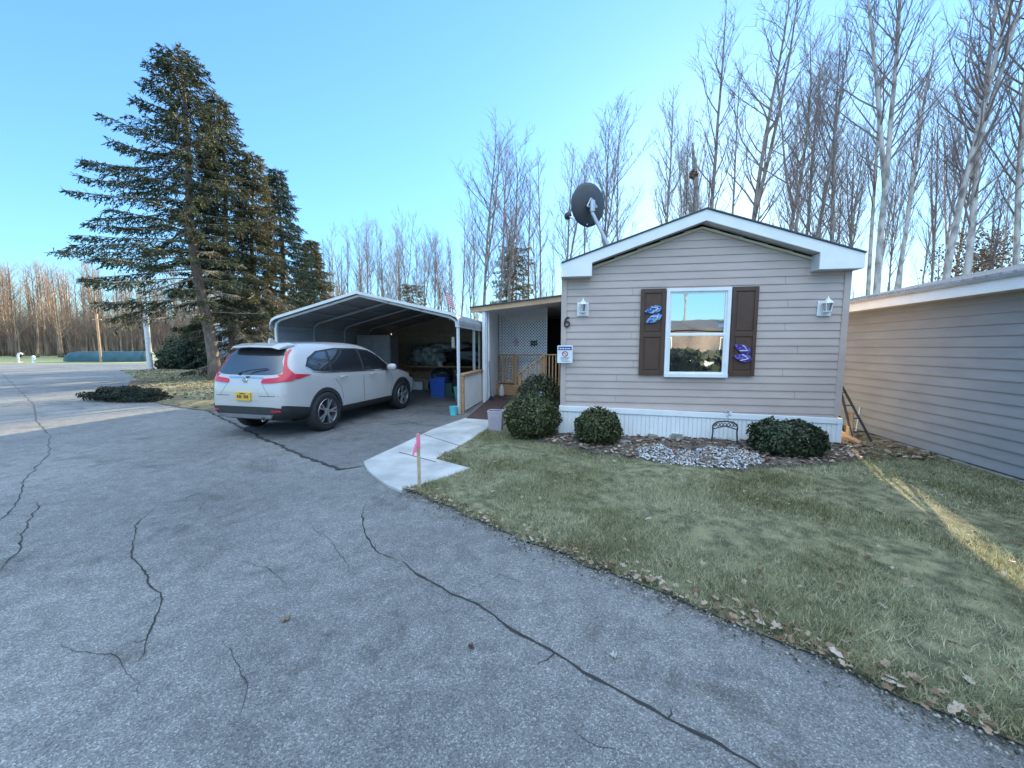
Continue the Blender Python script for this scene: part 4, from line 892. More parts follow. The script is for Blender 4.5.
# plant stand in the bed
su, sz = loc(724, 446, -.35); st = empty('plant_stand', wpos(su, -.35, .05), HA, 'small black wire plant stand in front of the white skirting', 'plant stand'); st.scale = (1.15, 1.15, 1.25)
mb = MB()
for s in (-1, 1): mb = MB(); mb.tube([(s * .165, 0, 0), (s * .15, 0, .16), (s * .155, 0, .24)], .010, 5); mb.build('leg', 'dark_metal', st)
mb = MB(); mb.tube([(-.155, 0, .24), (-.10, 0, .29), (0, 0, .30), (.10, 0, .29), (.155, 0, .25)], .011, 5); mb.tube([(-.155, 0, .20), (0, 0, .24), (.155, 0, .20)], .008, 5)
for i in range(7):
    x = -.13 + .043 * i; mb.tube([(x + .018 * math.cos(t_), 0, .255 + .02 * math.sin(t_)) for t_ in np.linspace(0, 6.28, 9)], .006, 4)
mb.build('scroll_rail', 'dark_metal', st)
mb = MB(); mb.tube([(.03, 0, .30), (.03, 0, .40)], .004, 5)
for k in range(5): t_ = 2 * math.pi * k / 5 + .3; mb.tube([(.03, 0, .40), (.03 + .035 * math.cos(t_), -.004, .40 + .035 * math.sin(t_)), (.03 + .05 * math.cos(t_ + .4), 0, .40 + .05 * math.sin(t_ + .4))], [.006, .011, .004], 5)
mb.build('flower_finial', 'galv', st)
for k, (px, py, s, lab) in enumerate(((625, 447, .10, 'flat pale stone at the left end of the white gravel'), (652, 441, .13, 'flat grey stone against the skirting behind the gravel'), (676, 442, .12, 'tilted dark stone behind the middle of the gravel'))):
    mb = MB(); n = 9; pp = [(s * (1 + .3 * math.sin(3 * i + k)) * math.cos(2 * math.pi * i / n), .6 * s * math.sin(2 * math.pi * i / n)) for i in range(n)]
    mb.prism(pp, 0, .05 + .02 * k, 'z'); o = mb.build('garden_stone', 'block', bevel=.012); o.location = G(px, py) + Vector((0, 0, .05)); o.rotation_euler = (.15, .05 * k, k); tag(o, lab, 'stone', 'stones edging the bed')

# stake with pink ribbon
sp = G(419.5, 491); t = empty('survey_stake', sp, .2, 'thin wooden survey stake with pink ribbon at the lawn corner', 'stake')
tp = at(421, 433, sp.y).z
mb = MB(); mb.prism([(-.018, 0.0), (.018, 0.0), (.018, tp - .03), (0.004, tp), (-.018, tp - .01)], -.009, .009); mb.build('stake_post', 'stakewood', t, bevel=.002)
mb = MB(); mb.box(-.0205, .0205, -.0115, .0115, tp - .16, tp - .02); mb.build('painted_top', 'pink', t)
mb = MB(); 
for a_, L in ((.3, .12), (1.4, .09)):
    pts = [Vector((-.02 - .010 * j * math.cos(a_), -.014 - .012 * j * math.sin(a_ + 1), tp - .11 - L * j / 4)) for j in range(5)]
    for j in range(4): mb.quad(pts[j] + Vector((-.012, 0, 0)), pts[j] + Vector((.012, 0, 0)), pts[j + 1] + Vector((.012, .004, 0)), pts[j + 1] + Vector((-.012, .004, 0)))
mb.build('ribbon', 'pink', t)

# bin and jug by the mat
bucket('waste_bin', G(496, 430, .035), .115, .135, .36, 'pinkgrey', 'pinkish grey plastic waste bin at the end of the walk', 'bin', sq=True)
t = empty('spray_jug', wpos(pu0 + .28, 5.1, .04), HA, 'white plastic jug against the porch side panel', 'jug'); mb = MB(); mb.lathe([(.001, 0), (.08, 0), (.09, .05), (.085, .22), (.05, .30), (.025, .34), (.022, .40), (.001, .40)], n=16); mb.build('jug_body', 'offwhite', t, smooth=True)
mb = MB(); mb.lathe([(.028, .38), (.028, .43), (.001, .43)], n=12); mb.build('cap', 'blue', t)
t = empty('garden_shovel', wpos(pu0 + .1, 4.05, .03), HA, 'thin blue handled broom leaning on the porch side panel', 'broom'); mb = MB(); mb.tube([(.06, 0, .1), (.0, .05, 1.15)], .012, 6); mb.build('handle', 'blue', t); mb = MB(); mb.prism([(-.03, 0), (.15, 0), (.09, .14), (.04, .14)], -.025, .025); mb.build('broom_head', 'dark', t)
t = empty('glass_globe', wpos(-.55, .9, 0), HA, 'bluish glass globe on a stem behind the round bush', 'garden ornament'); t.location = at(541, 396, 6.9) * 1.0; t.location.z = 0
gz = at(541, 396, 6.9).z; mb = MB(); mb.tube([(0, 0, 0), (0, 0, gz - .08)], .008, 5); mb.build('stem', 'dark_metal', t); mb = MB()
mb.lathe([(.001, -.09), (.05, -.075), (.085, -.02), (.085, .02), (.05, .075), (.001, .09)], (0, 0, gz), 16); mb.build('globe', 'car_glass', t, smooth=True)

# single leaves on the asphalt
def leaf_thing(px, py, s, lab, m='leaves', seed=0):
    p = G(px, py); mb = MB(); n = 18; ring = []
    for i in range(n):
        t_ = 2 * math.pi * i / n; r_ = s * (.55 + .3 * abs(math.sin(2.5 * t_ + seed)) + .1 * math.sin(7 * t_)); ring.append((r_ * math.cos(t_), .7 * r_ * math.sin(t_), .012 + .35 * abs(r_ * math.sin(t_)) + .01 * math.sin(5 * t_)))
    mb.v = [(0, 0, .008)] + ring; mb.f = [(0, 1 + i, 1 + (i + 1) % n) for i in range(n)]
    o = mb.build('dead_leaf', m); o.location = p; o.rotation_euler = (0, 0, seed); so = o.modifiers.new('s', 'SOLIDIFY'); so.thickness = .002; tag(o, lab, 'leaf', 'single leaves lying on the asphalt')
mat('leaf_tan', (0.30, 0.20, 0.13), .8); mat('leaf_brown', (0.14, 0.07, 0.045), .8); mat('leaf_white', (0.55, 0.52, 0.5), .8)
leaf_thing(286, 621, .030, 'curled tan leaf on the asphalt at the left centre', 'leaf_tan', 1); leaf_thing(471, 648, .022, 'small dark red brown leaf on the asphalt near the long crack', 'leaf_brown', 2); leaf_thing(614, 657, .024, 'pale folded leaf on the asphalt right of the long crack', 'leaf_white', 4)

# ------------------------------------------------------------------ shrubs
def leafcloud(name, n, sx, sy, sz, c, leaf, m, parent, seed, shell=.35, lump=.12, boxy=1.0, aspect=1.8):
    rs = np.random.RandomState(seed); d = rs.normal(size=(n, 3)); d /= np.linalg.norm(d, axis=1)[:, None]
    if boxy != 1: d = np.sign(d) * np.abs(d) ** boxy
    lr = np.array([1 + lump * 2 * noise.noise(Vector(x) * 2.3 + Vector((seed, 0, 0))) for x in d]) * (1 - shell * rs.rand(n) ** 1.7)
    lr *= np.where(rs.rand(n) < .05, 1.0 + .10 * rs.rand(n), 1.0)
    P = d * lr[:, None] * np.array([sx, sy, sz]) + np.array(c); keep = P[:, 2] > .01; P = P[keep]; d = d[keep]; n = len(P)
    nn = d + rs.normal(size=(n, 3)) * .7; nn /= np.linalg.norm(nn, axis=1)[:, None]; a = np.cross(nn, rs.normal(size=(n, 3))); a /= np.linalg.norm(a, axis=1)[:, None]; b = np.cross(nn, a)
    s = leaf * (.6 + .8 * rs.rand(n, 1)); V = np.stack([P - a * s * aspect / 2, P + b * s / 2 - a * s * .1, P + a * s * aspect / 2, P - b * s / 2 - a * s * .1], 1).reshape(-1, 3)
    return npmesh(name, V, np.arange(4 * n).reshape(-1, 4), m, parent, rnd=np.clip(rs.rand(n) ** 1.3, 0, 1))
def shrub(px, py, rx, rz_, lab, m='boxwood', seed=0, n=5200, leaf=.026, boxy=1.0, ry=None, dy=0.0, name='round_bush', grp='clipped bushes along the home', aspect=1.8, lump=.09, cz=.85):
    p = G(px, py); p.y += dy; t = empty(name, (p.x, p.y + (ry or rx) * .6, .03), 0, lab, 'bush', grp)
    leafcloud('foliage', n, rx, ry or rx, rz_, (0, 0, rz_ * cz), leaf, m, t, seed, boxy=boxy, aspect=aspect, lump=lump)
    mb = MB(); rs = random.Random(seed)
    for k in range(16):
        a_ = rs.random() * 6.28; q = Vector((math.cos(a_) * rx * .7, math.sin(a_) * (ry or rx) * .7, rz_ * (.9 + .7 * rs.random()))); mb.tube([(0, 0, 0), q * .5 + Vector((0, 0, -.02)), q], [.014, .009, .004], 4)
    mb.build('stem', 'twig', t); return t
shrub(533, 443, .46, .40, 'largest round clipped bush beside the waste bin', 'boxwood', 1, 9000)
shrub(599, 447, .37, .30, 'smallest round clipped bush in front of the white skirting', 'boxwood', 2, 7000, dy=-.1)
shrub(792, 459, .45, .265, 'wide flat topped dark clipped bush at the right corner of the home', 'boxdark', 3, 8000, boxy=.75, ry=.40, dy=-.12)
t = shrub(547, 408, .50, .50, 'dark green bush behind the round bush by the porch rail', 'boxdark', 4, 5000, leaf=.03)
t.location = (.62, 8.5, .03)

# ------------------------------------------------------------------ trees
def bare_tree_meshes(seed, H=18.0, r0=.125, fork=False, start=.35, spread=1.0, nb=30, lod=1, wander=.5):
    rs = random.Random(seed); tr = MB(); cr_ = MB()
    def stem(p0, dirv, L, r, n):
        pts = [Vector(p0)]; d = Vector(dirv).normalized()
        for i in range(n):
            d = (d + Vector((rs.gauss(0, .020), rs.gauss(0, .020), .045)) * wander * 1.6).normalized(); pts.append(pts[-1] + d * L / n)
        rad = [r * (1 - i / n) ** .8 + .012 for i in range(n + 1)]; return pts, rad
    pts, rad = stem((0, 0, -.1), (rs.gauss(0, .02), rs.gauss(0, .02), 1), H, r0, 14); rad[0] *= 1.35
    tr.tube(pts, rad, 7 if lod else 4); stems = [(pts, rad, start)]
    if fork:
        i = 5 + rs.randrange(3); a = rs.random() * 6.28; p2, r2 = stem(pts[i], (math.cos(a) * .17, math.sin(a) * .17, 1), H * (1 - i / 14) * .95, rad[i] * .8, 10); tr.tube(p2, r2, 6 if lod else 4); stems.append((p2, r2, .1))
    def limb(p, d, L, r, n, upw):
        q = [p]; d = d.normalized()
        for i in range(n): d = (d + Vector((rs.gauss(0, .10), rs.gauss(0, .10), upw))).normalized(); q.append(q[-1] + d * L / n)
        return q, [r * (1 - .85 * i / n) for i in range(n + 1)]
    for pts, rad, st in stems:
        n = len(pts) - 1; k = nb if pts is stems[0][0] else int(nb * .6)
        for b in range(k):
            f = st + (.97 - st) * (b + rs.random()) / k; x = f * n; i = min(int(x), n - 1); p = pts[i].lerp(pts[i + 1], x - i); rr = rad[i] * .5
            L = H * (.055 + .19 * (1 - f) ** .7) * (.6 + .7 * rs.random()) * spread; a = rs.random() * 6.28; el = .55 + .5 * rs.random()
            q, qr = limb(p, Vector((math.cos(a), math.sin(a), math.tan(el) * 1.15)), L, min(max(rr, .014), .036), 5, .16); cr_.tube(q, qr, 4 if lod else 3, cap=False)
            ns = int(2 + L * (1.7 if lod else 1.0))
            for s in range(ns):
                g = .2 + .8 * (s + rs.random()) / ns; y = g * 5; j = min(int(y), 4); pp = q[j].lerp(q[j + 1], y - j); a2 = rs.random() * 6.28; bd_ = (q[j + 1] - q[j]).normalized()
                L2 = (.35 + .45 * L * (1 - g * .6)) * (.5 + .6 * rs.random()); q2, r2 = limb(pp, bd_ + Vector((math.cos(a2), math.sin(a2), .35)) * .75, L2, .012, 3, .08); cr_.tube(q2, r2, 3, cap=False)
                if lod:
                    for u_ in range(int(2 + L2 * 3.5)):
                        g2 = .25 + .75 * rs.random(); y = g2 * 3; j = min(int(y), 2); p3 = q2[j].lerp(q2[j + 1], y - j); a3 = rs.random() * 6.28
                        q3, r3 = limb(p3, (q2[j + 1] - q2[j]).normalized() + Vector((math.cos(a3), math.sin(a3), .3)) * .8, .25 + .45 * rs.random(), .0075, 2, .05); cr_.tube(q3, r3, 3, cap=False)
    return tr, cr_
TREES = []
for s, kw in enumerate((dict(fork=False, nb=26), dict(fork=True, nb=26), dict(fork=True, nb=30, start=.45), dict(fork=False, nb=24, start=.5, spread=.8), dict(fork=False, nb=36, start=.3, spread=1.15), dict(fork=True, nb=24, start=.3, wander=.9), dict(fork=False, nb=20, start=.55, spread=.7, wander=.8), dict(fork=True, nb=34, start=.42, spread=1.1))):
    a, b = bare_tree_meshes(100 + s, **kw)
    ta = a.build('trunk', 'bark', fix=False, smooth=True); tb = b.build('crown', 'twig', fix=False); TREES.append((ta.data, tb.data))
    bpy.data.objects.remove(ta); bpy.data.objects.remove(tb)
PALE = []
for a, b in TREES:
    c = a.copy(); c.materials.clear(); c.materials.append(MATS['bark_pale']); PALE.append((c, b))
def put_tree(x, y, H, var, label, group, pale=False, fat=1.0, lean=(0, 0), rz=None, name='bare_tree'):
    r = empty(name, (x, y, -.05), 0, label, 'tree', group); s = H / 18.0; r.scale = (s * fat, s * fat, s); r.rotation_mode = 'ZYX'; r.rotation_euler = (lean[1], lean[0], rz if rz is not None else random.random() * 6.28)
    for nm, me in zip(('trunk', 'crown'), (PALE if pale else TREES)[var]): o = bpy.data.objects.new(nm, me); COL.objects.link(o); o.parent = r
    return r
# prominent ones: (px of the trunk low down, top py, depth, variant, pale, fat, lean)
ORD = ['first', 'second', 'third', 'fourth', 'fifth', 'sixth', 'seventh', 'eighth', 'ninth', 'tenth', 'eleventh', 'twelfth']
def row(items, where, group):
    for i, (px, ty, Y, var, pale, fat, lean) in enumerate(items):
        p = at(px, 300, Y); top = at(px, ty, Y).z + (3.5 if ty < 0 else 0)
        put_tree(p.x, Y, top, var, '%s large bare tree from the left %s' % (ORD[i], where), group, pale, fat, (lean, 0))
row([(665, 84, 27, 3, 0, .9, 0), (710, 20, 24, 0, 0, 1.1, 0), (727, 60, 26, 6, 0, .8, .0), (746, 6, 34, 1, 0, 1.2, 0), (785, 38, 25, 5, 0, 1.0, 0), (797, 50, 27, 7, 0, .9, 0), (803, 28, 23, 4, 0, 1.0, .03), (827, 22, 22, 0, 0, 1.0, .02)],
    'behind the roof of the beige home', 'tall bare trees behind the beige home')
row([(868, 30, 21, 3, 1, .9, -.03), (880, -20, 17, 2, 1, 1.0, 0), (892, 30, 18.5, 3, 1, 1.05, .06), (940, -30, 17.5, 1, 1, 1.0, .03), (957, -30, 17.2, 4, 1, 1.0, .07), (1018, -40, 17, 0, 1, .85, -.01)],
    'above the roof of the grey building', 'tall pale bare trees above the grey building')
row([(460, 200, 27, 0, 0, .9, 0), (484, 134, 24, 1, 0, 1.15, 0), (500, 148, 27, 4, 0, 1.0, 0), (508, 140, 28, 5, 0, 1.1, .02), (529, 158, 31, 3, 0, 1.0, 0), (543, 146, 24, 6, 0, 1.0, -.03)],
    'between the carport peak and the dish', 'tall bare trees behind the porch')
row([(562, 148, 26, 2, 0, 1.0, .03), (590, 150, 27, 6, 0, .9, 0), (603, 122, 24, 7, 0, 1.0, 0), (618, 130, 25, 0, 0, .8, .02)],
    'close behind the satellite dish', 'tall bare trees behind the dish')
rs = random.Random(5)
def fill(n, px0, px1, Y0, Y1, t0, t1, lab, grp, pale=.3, fat=.8):
    for i in range(n):
        px = px0 + (px1 - px0) * (i + rs.random()) / n; Y = Y0 + (Y1 - Y0) * rs.random(); ty = t0 + (t1 - t0) * rs.random(); p = at(px, 300, Y)
        put_tree(p.x, Y, at(px, ty, Y).z, rs.randrange(8), lab, grp, rs.random() < pale, fat * (.8 + .4 * rs.random()), (rs.gauss(0, .03), 0))
fill(22, 322, 452, 38, 55, 212, 250, 'slender bare tree in the row behind the carport roof', 'bare trees in the row behind the carport', .4, .9)
fill(10, 450, 640, 30, 42, 190, 240, 'thin lower bare tree behind the porch and the dish', 'thin bare trees behind the porch', .3, .8)
fill(5, 655, 715, 28, 42, 90, 190, 'thin bare tree left of the roof peak of the beige home', 'thin bare trees behind the beige home', .3, .7)
fill(7, 775, 860, 28, 42, 60, 190, 'thin bare tree standing among the tall ones behind the beige roof', 'thin bare trees behind the beige home', .3, .7)
fill(18, 850, 1110, 22, 40, 60, 200, 'thin bare tree among the tall pale ones above the grey building', 'thin bare trees above the grey building', .5, .75)
# broken snag with a squirrel nest
p = at(694, 300, 23); sg_ = empty('broken_tree', (p.x, 23, 0), 0, 'dark broken topped tree stem with a leaf nest above the home roof peak', 'tree')
ht = at(690, 143, 23).z; mb = MB(); mb.tube([(0.15, 0, 0), (0.0, 0, ht * .5), (-.12, 0, ht * .78), (-.35, 0, ht * .92), (-.5, 0, ht)], [.16, .13, .12, .12, .05], 7); mb.tube([(-.12, 0, ht * .78), (.1, 0, ht * .86), (.25, 0, ht * .97)], [.06, .03, .01], 5); mb.build('trunk', 'bark', sg_)
ns = leafcloud('leaf_nest', 260, .2, .2, .24, (-.36, 0, ht * .87), .11, 'leaves', sg_, 4)
# distant woods as one mass
low = [bare_tree_meshes(300 + s, H=15, r0=.15, nb=34, lod=0, start=.2, spread=1.2) for s in range(4)]
LV_ = []
for a, b in low:
    V = np.array(a.v + b.v, np.float32); na = len(a.v); fs = [f for f in a.f if len(f) == 4] + [tuple(i + na for i in f) for f in b.f if len(f) == 4]; LV_.append((V, np.array(fs, np.int32)))
def woods(name, spots, m, lab):
    VV, FF, off = [], [], 0; rs = random.Random(9)
    for x, y, h in spots:
        V, Fq = LV_[rs.randrange(4)]; s = h / 15; a = rs.random() * 6.28; c, sn = math.cos(a), math.sin(a)
        W = np.c_[(V[:, 0] * c - V[:, 1] * sn) * s * 1.1 + x, (V[:, 0] * sn + V[:, 1] * c) * s * 1.1 + y, V[:, 2] * s]; VV.append(W); FF.append(Fq + off); off += len(V)
    return tag(npmesh(name, np.concatenate(VV), np.concatenate(FF), m), lab, 'woods', kind='stuff')
sp_ = []
for i in range(330):
    px = -260 + 620 * rs.random(); Y = 62 + 45 * rs.random(); x = (px - 512) / F * Y; sp_.append((x, Y, ((14 if px < 110 else 12) + 5 * rs.random()) * Y / 75))
woods('distant_woods', sp_, 'farwood', 'brown bare woods beyond the field at the left')
sp_ = []
for i in range(150):
    px = 330 + 900 * rs.random() ** 1.2; px = px if not 712 < px < 752 else px + 60; Y = 48 + 40 * rs.random(); x = (px - 512) / F * Y; sp_.append((x, Y, 8 + 8 * rs.random()))
woods('distant_woods', sp_, 'twig', 'thin bare woods far behind the homes')
# brush under the woods
def brush(name, n, px0, px1, Y0, Y1, h0, h1, m, lab, wid=.05):
    rs = np.random.RandomState(n); px = px0 + (px1 - px0) * rs.rand(n); Y = Y0 + (Y1 - Y0) * rs.rand(n); x = (px - 512) / F * Y; h = h0 + (h1 - h0) * rs.rand(n) ** 1.5; a = rs.rand(n) * 6.28; l_ = rs.rand(n) * .35
    B = np.c_[x, Y, np.zeros(n)]; dx = np.c_[np.full(n, wid) * Y / 50, np.zeros(n), np.zeros(n)]; T = B + np.c_[np.cos(a) * l_ * h, np.sin(a) * l_ * h, h]
    V = np.stack([B - dx, B + dx, T], 1).reshape(-1, 3); return tag(npmesh(name, V, np.arange(3 * n).reshape(-1, 3), m, rnd=rs.rand(n)), lab, 'brush', kind='stuff')
brush('underbrush', 42000, -300, 340, 76, 112, 1.5, 12, 'farwood', 'dense brown undergrowth along the edge of the left woods', .05)
brush('underbrush', 5000, 300, 1200, 52, 80, 1, 3.5, 'twig_tan', 'tan undergrowth at the foot of the woods behind the homes', .04)

# ------------------------------------------------------------------ conifers
def conifer(x, y, H, base_r, lab, top_px=None, seed=0, m='needles', asym=None, first=.10, rmax=3.0, rtop=.25, dead=.3, spacing=.36, lean=(0, 0), dens=1.0, name='spruce_tree', grp='tall spruces beside the road', droop=.10, power=.8, fol=1.0):
    rs = random.Random(seed); nr = np.random.RandomState(seed); t = empty(name, (x, y, 0), 0, lab, 'tree', grp); t.rotation_euler = (lean[1], lean[0], 0)
    mb = MB(); n = 14; pts = [Vector((.12 * math.sin(i * .6 + seed), .1 * math.cos(i * .5), -.1 + (H + .1) * i / n)) for i in range(n + 1)]; rad = [base_r * (1 - i / n) ** .85 + .015 for i in range(n + 1)]; rad[0] *= 1.3
    mb.tube(pts, rad, 9); mb.build('trunk', 'spruce_bark', t, smooth=True)
    limbs = MB(); VV = []; z = H * first; ph = 0
    while z < H * .985:
        f = z / H; nb = rs.choice((5, 6, 7)); ph += 1
        for b in range(nb):
            a = ph * 1.3 + 6.28 * (b + rs.random() * .6) / nb; L = (rtop + (rmax - rtop) * (1 - f) ** power) * (.65 + .5 * rs.random())
            if f < .28: L *= .75 + .9 * f
            if asym: L *= asym(a, f)
            L = min(L, 5.6 + .7 * rs.random())
            if L < .15: continue
            el = -.20 + .50 * f + rs.gauss(0, .08); d = Vector((math.cos(a), math.sin(a), math.tan(el))).normalized(); i = min(int(f * n), n - 1); p = pts[i].lerp(pts[i + 1], f * n - i).copy(); q = [p]; K = 6
            for k in range(K): d = (d + Vector((rs.gauss(0, .05), rs.gauss(0, .05), -droop if k < 3 else droop * .6))).normalized(); q.append(q[-1] + d * L / K)
            limbs.tube(q, [.035 * min(1, L / 2.5) * (1 - .8 * k / K) + .004 for k in range(K + 1)], 4, cap=False)
            isdead = rs.random() < dead * max(0, 1 - f * 1.8)
            # side sprays
            ns = int(L * 11 * dens) + 3
            for s in range(ns):
                g = .18 + .82 * (s + rs.random()) / ns
                if f < .5: g = .3 + .7 * (s + rs.random()) / ns
                yy = g * K; j = min(int(yy), K - 1); c = q[j].lerp(q[j + 1], yy - j); bd_ = (q[j + 1] - q[j]).normalized(); sd_ = 1 if s % 2 else -1; sv = bd_.cross(Vector((0, 0, 1))).normalized() * sd_
                l2 = (.25 + .36 * L * (1 - g) ** .6 * .55) * (.6 + .6 * rs.random()); dv = (bd_ * .75 + sv * .8 + Vector((0, 0, -.30 - .65 * rs.random()))).normalized()
                e = c + dv * l2; 
                if isdead or rs.random() < .12: limbs.tube([c, e], [.011, .004], 3, cap=False)
                if isdead and rs.random() < .8: continue
                VV.append((c, e))
        z += spacing * (1 - .45 * f) * (.75 + .5 * rs.random())
    limbs.build('limbs', 'deadtwig', t, fix=False)
    C0 = np.array([c for c, e in VV]); E0 = np.array([e for c, e in VV]); out = []; k = 13
    for j in range(int(k * fol)):
        g = nr.rand(len(C0), 1); base = C0 + (E0 - C0) * g; dv = E0 - C0; L2 = np.linalg.norm(dv, axis=1, keepdims=True); dv = dv / L2 + nr.normal(size=dv.shape) * .42; dv /= np.linalg.norm(dv, axis=1, keepdims=True)
        ln = (.07 + .12 * nr.rand(len(C0), 1)); w_ = np.cross(dv, nr.normal(size=dv.shape)); w_ /= np.linalg.norm(w_, axis=1, keepdims=True); w_ *= (.011 + .012 * nr.rand(len(C0), 1))
        out.append(np.stack([base - w_ * .6, base + w_ * .6, base + dv * ln + w_ * .9, base + dv * ln * 1.25, base + dv * ln - w_ * .9], 1))
    V = np.concatenate(out); nn = len(V); npmesh('foliage', V.reshape(-1, 3), np.arange(5 * nn).reshape(-1, 5), m, t, rnd=np.clip(nr.rand(nn) ** 1.4, 0, 1))
    return t
s1 = G(212, 381); H1 = at(180, 40, s1.y).z
print('spruce', s1, H1)
def as1(a, f):   # long on its open left side, short towards its neighbours
    c = max(-math.cos(a), 0) ** .8; k = .1 if f > .88 else .2 if f > .72 else .7 if f > .66 else 1.1 if f > .5 else 1.25
    return 1 + k * c if f > .17 else .5 + 1.4 * c
conifer(s1.x, s1.y, H1, .24, 'tallest spruce, dark green with a bare leaning trunk, beside the parked car', seed=1, asym=as1, rmax=2.9, first=.22, lean=(-.035, 0), dead=.5, power=.62, rtop=.35, spacing=.52, droop=.06, dens=1.05)
s2x = at(229, 300, 19.5).x; H2 = at(236, 92, 19.5).z
conifer(s2x, 19.5, H2, .20, 'middle spruce with many bare tan twigs on its lower right', seed=2, asym=lambda a, f: 1.0 if f > .5 else .95, rmax=2.8, first=.08, dead=.95, power=.7, rtop=.25, m='needles', lean=(.01, 0), fol=.9, dens=.95, spacing=.46)
conifer(at(284, 300, 23).x, 23, at(284, 165, 23).z, .20, 'full dark spruce rising behind the left side of the carport', seed=3, rmax=2.9, first=.05, dead=.15, m='needles_blue', power=.85, dens=1.0, spacing=.45)
conifer(at(258, 300, 20.5).x, 20.5, at(256, 150, 20.5).z, .16, 'narrow tan and green spruce between the middle and the full dark one', seed=6, rmax=2.4, first=.06, dead=.9, m='needles_warm', power=.8, dens=.8, spacing=.45)
conifer(at(314, 300, 29).x, 29, at(312, 238, 29).z, .15, 'shortest yellow green spruce at the left end of the bare tree row', seed=4, rmax=3.2, first=.03, dead=.05, m='needles_warm', power=.9)
conifer(at(513, 300, 30).x, 30, at(513, 243, 30).z, .14, 'open yellow green pine behind the porch roof', seed=7, rmax=2.2, first=.25, dead=.2, m='needles_warm', power=.5, name='pine_tree', grp='young pines in the woods', dens=.6, spacing=.5, rtop=.9)
conifer(at(412, 300, 40).x, 40, at(412, 283, 40).z, .14, 'small yellow green pine behind the carport roof right of its peak', seed=8, rmax=2.4, first=.1, dead=.1, m='needles_warm', power=.6, name='pine_tree', grp='young pines in the woods', dens=.5, spacing=.5, rtop=.9)
# tan leafed bush above the grey building
p = at(982, 262, 24); t = empty('beech_bush', (p.x, 24, 0), 0, 'tan leafed young beech above the grey building roof', 'tree')
leafcloud('foliage', 3500, 2.6, 1.8, 2.2, (0, 0, p.z), .09, 'leaves', t, 12, shell=.8, lump=.4); mb = MB(); mb.tube([(0, 0, 0), (.1, 0, p.z)], [.09, .03], 6)
for k in range(12): a = k * .8; mb.tube([(.05, 0, p.z - 1.5 + k * .15), (math.cos(a) * 1.8, math.sin(a) * 1.2, p.z - .6 + k * .2)], [.03, .006], 4)
mb.build('trunk', 'bark', t)

# ------------------------------------------------------------------ left background
def dark_bush(px, py, rx, rz_, lab, seed, n=3500, leaf=.10, m='boxdark', Y=None):
    p = at(px, 340, Y) if Y else G(px, py); t = empty('evergreen_bush', (p.x, p.y, 0), 0, lab, 'bush', 'dark evergreens beyond the road'); leafcloud('foliage', n, rx, rx * .8, rz_, (0, 0, rz_ * .8), leaf, m, t, seed, lump=.3, shell=.4)
    mb = MB(); mb.tube([(0, 0, 0), (0, 0, rz_)], [.08, .03], 5); mb.build('stem', 'bark', t)
dark_bush(184, 367, 1.5, 1.3, 'wide dark evergreen bush right of the white post', 21, Y=27)
dark_bush(168, 369, .8, .7, 'low dark evergreen bush touching the white post side', 24, 2000, Y=27.5)
t_ = at(196, 340, 26.5); tt = conifer(t_.x, 26.5, 3.4, .07, 'small dark conical evergreen left of the blue grey home', seed=31, rmax=1.1, first=.05, dead=0, m='needles_blue', name='spruce_tree', grp='dark evergreens beyond the road', dens=1.4, spacing=.22)
# mound at island corner
mp = G(121, 402); lm = lumpy('shrub_mound', 0, 0, 0, 1.0, 1.0, 1.0, 'soil', 'tmp', 'mound', 4); bpy.data.objects.remove(lm)
t = empty('ground_juniper', (mp.x - .2, mp.y + .4, .02), R(-14), 'long low dark evergreen mound at the tip of the leafy island', 'bush'); leafcloud('foliage', 16000, 1.45, .6, .26, (0, 0, .10), .03, 'juniper', t, 33, lump=.25, shell=.5); mb = MB(); mb.tube([(-1, 0, .02), (1, .1, .06)], .02, 5); mb.build('stem', 'bark', t)
# white post and thin pole
p = at(150.5, 369, 27); t = empty('white_post', (p.x, 27, 0), 0, 'thick white post standing behind the spruces at the road edge', 'post'); mb = MB(); mb.lathe([(.16, 0), (.16, at(150, 318, 27).z), (.11, at(150, 316, 27).z + .1), (.001, at(150, 315, 27).z + .12)], n=14); mb.build('post_shaft', 'pole', t); mb = MB(); mb.lathe([(.22, 0), (.22, .12), (.17, .16)], n=14); mb.build('post_base', 'concrete', t)
p = at(100, 350, 42); t = empty('utility_pole', (p.x, 42, 0), 0, 'thin wooden pole standing beside the long teal tarp at the field', 'pole'); mb = MB(); mb.tube([(0, 0, 0), (0, 0, at(100, 314, 42).z)], .10, 8); mb.build('pole_shaft', 'woodtrim', t); mb = MB(); mb.box(-.5, .5, -.04, .04, at(100, 320, 42).z, at(100, 320, 42).z + .1); mb.build('cross_arm', 'woodtrim', t)
# long teal tarp
mb = MB(); x0, x1 = at(64, 350, 44).x, at(148, 350, 44).x; n = 40; zt = at(100, 351, 44).z; zb = at(100, 360.5, 44).z
for i in range(n + 1):
    f = i / n; e = min(1, (f * 7)) ** .6; hh = .12 + (zt - .15) * e * (1 + .06 * noise.noise(Vector((f * 9, 0, 0)))); 
    if f < .14: hh = max(.12, hh)
    ww = .9 * e + .1; x = x0 + (x1 - x0) * f
    for (yy, zz) in ((-1, 0.02), (-.95, .5), (-.6, .93), (0, 1.0), (.6, .93), (.95, .5), (1, 0.02)): mb.v.append((x, 44 + yy * ww, max(zz * hh + .03 * noise.noise(Vector((f * 30, yy * 3, 1))), 0)))
for i in range(n):
    for k in range(6): mb.f.append((i * 7 + k, i * 7 + k + 1, (i + 1) * 7 + k + 1, (i + 1) * 7 + k))
mb.f.append(tuple(n * 7 + k for k in range(7))); tb = mb.build('covered_mound', 'tarpteal', smooth=True); tag(tb, 'long low mound under a dark teal cover at the field edge', 'covered mound')
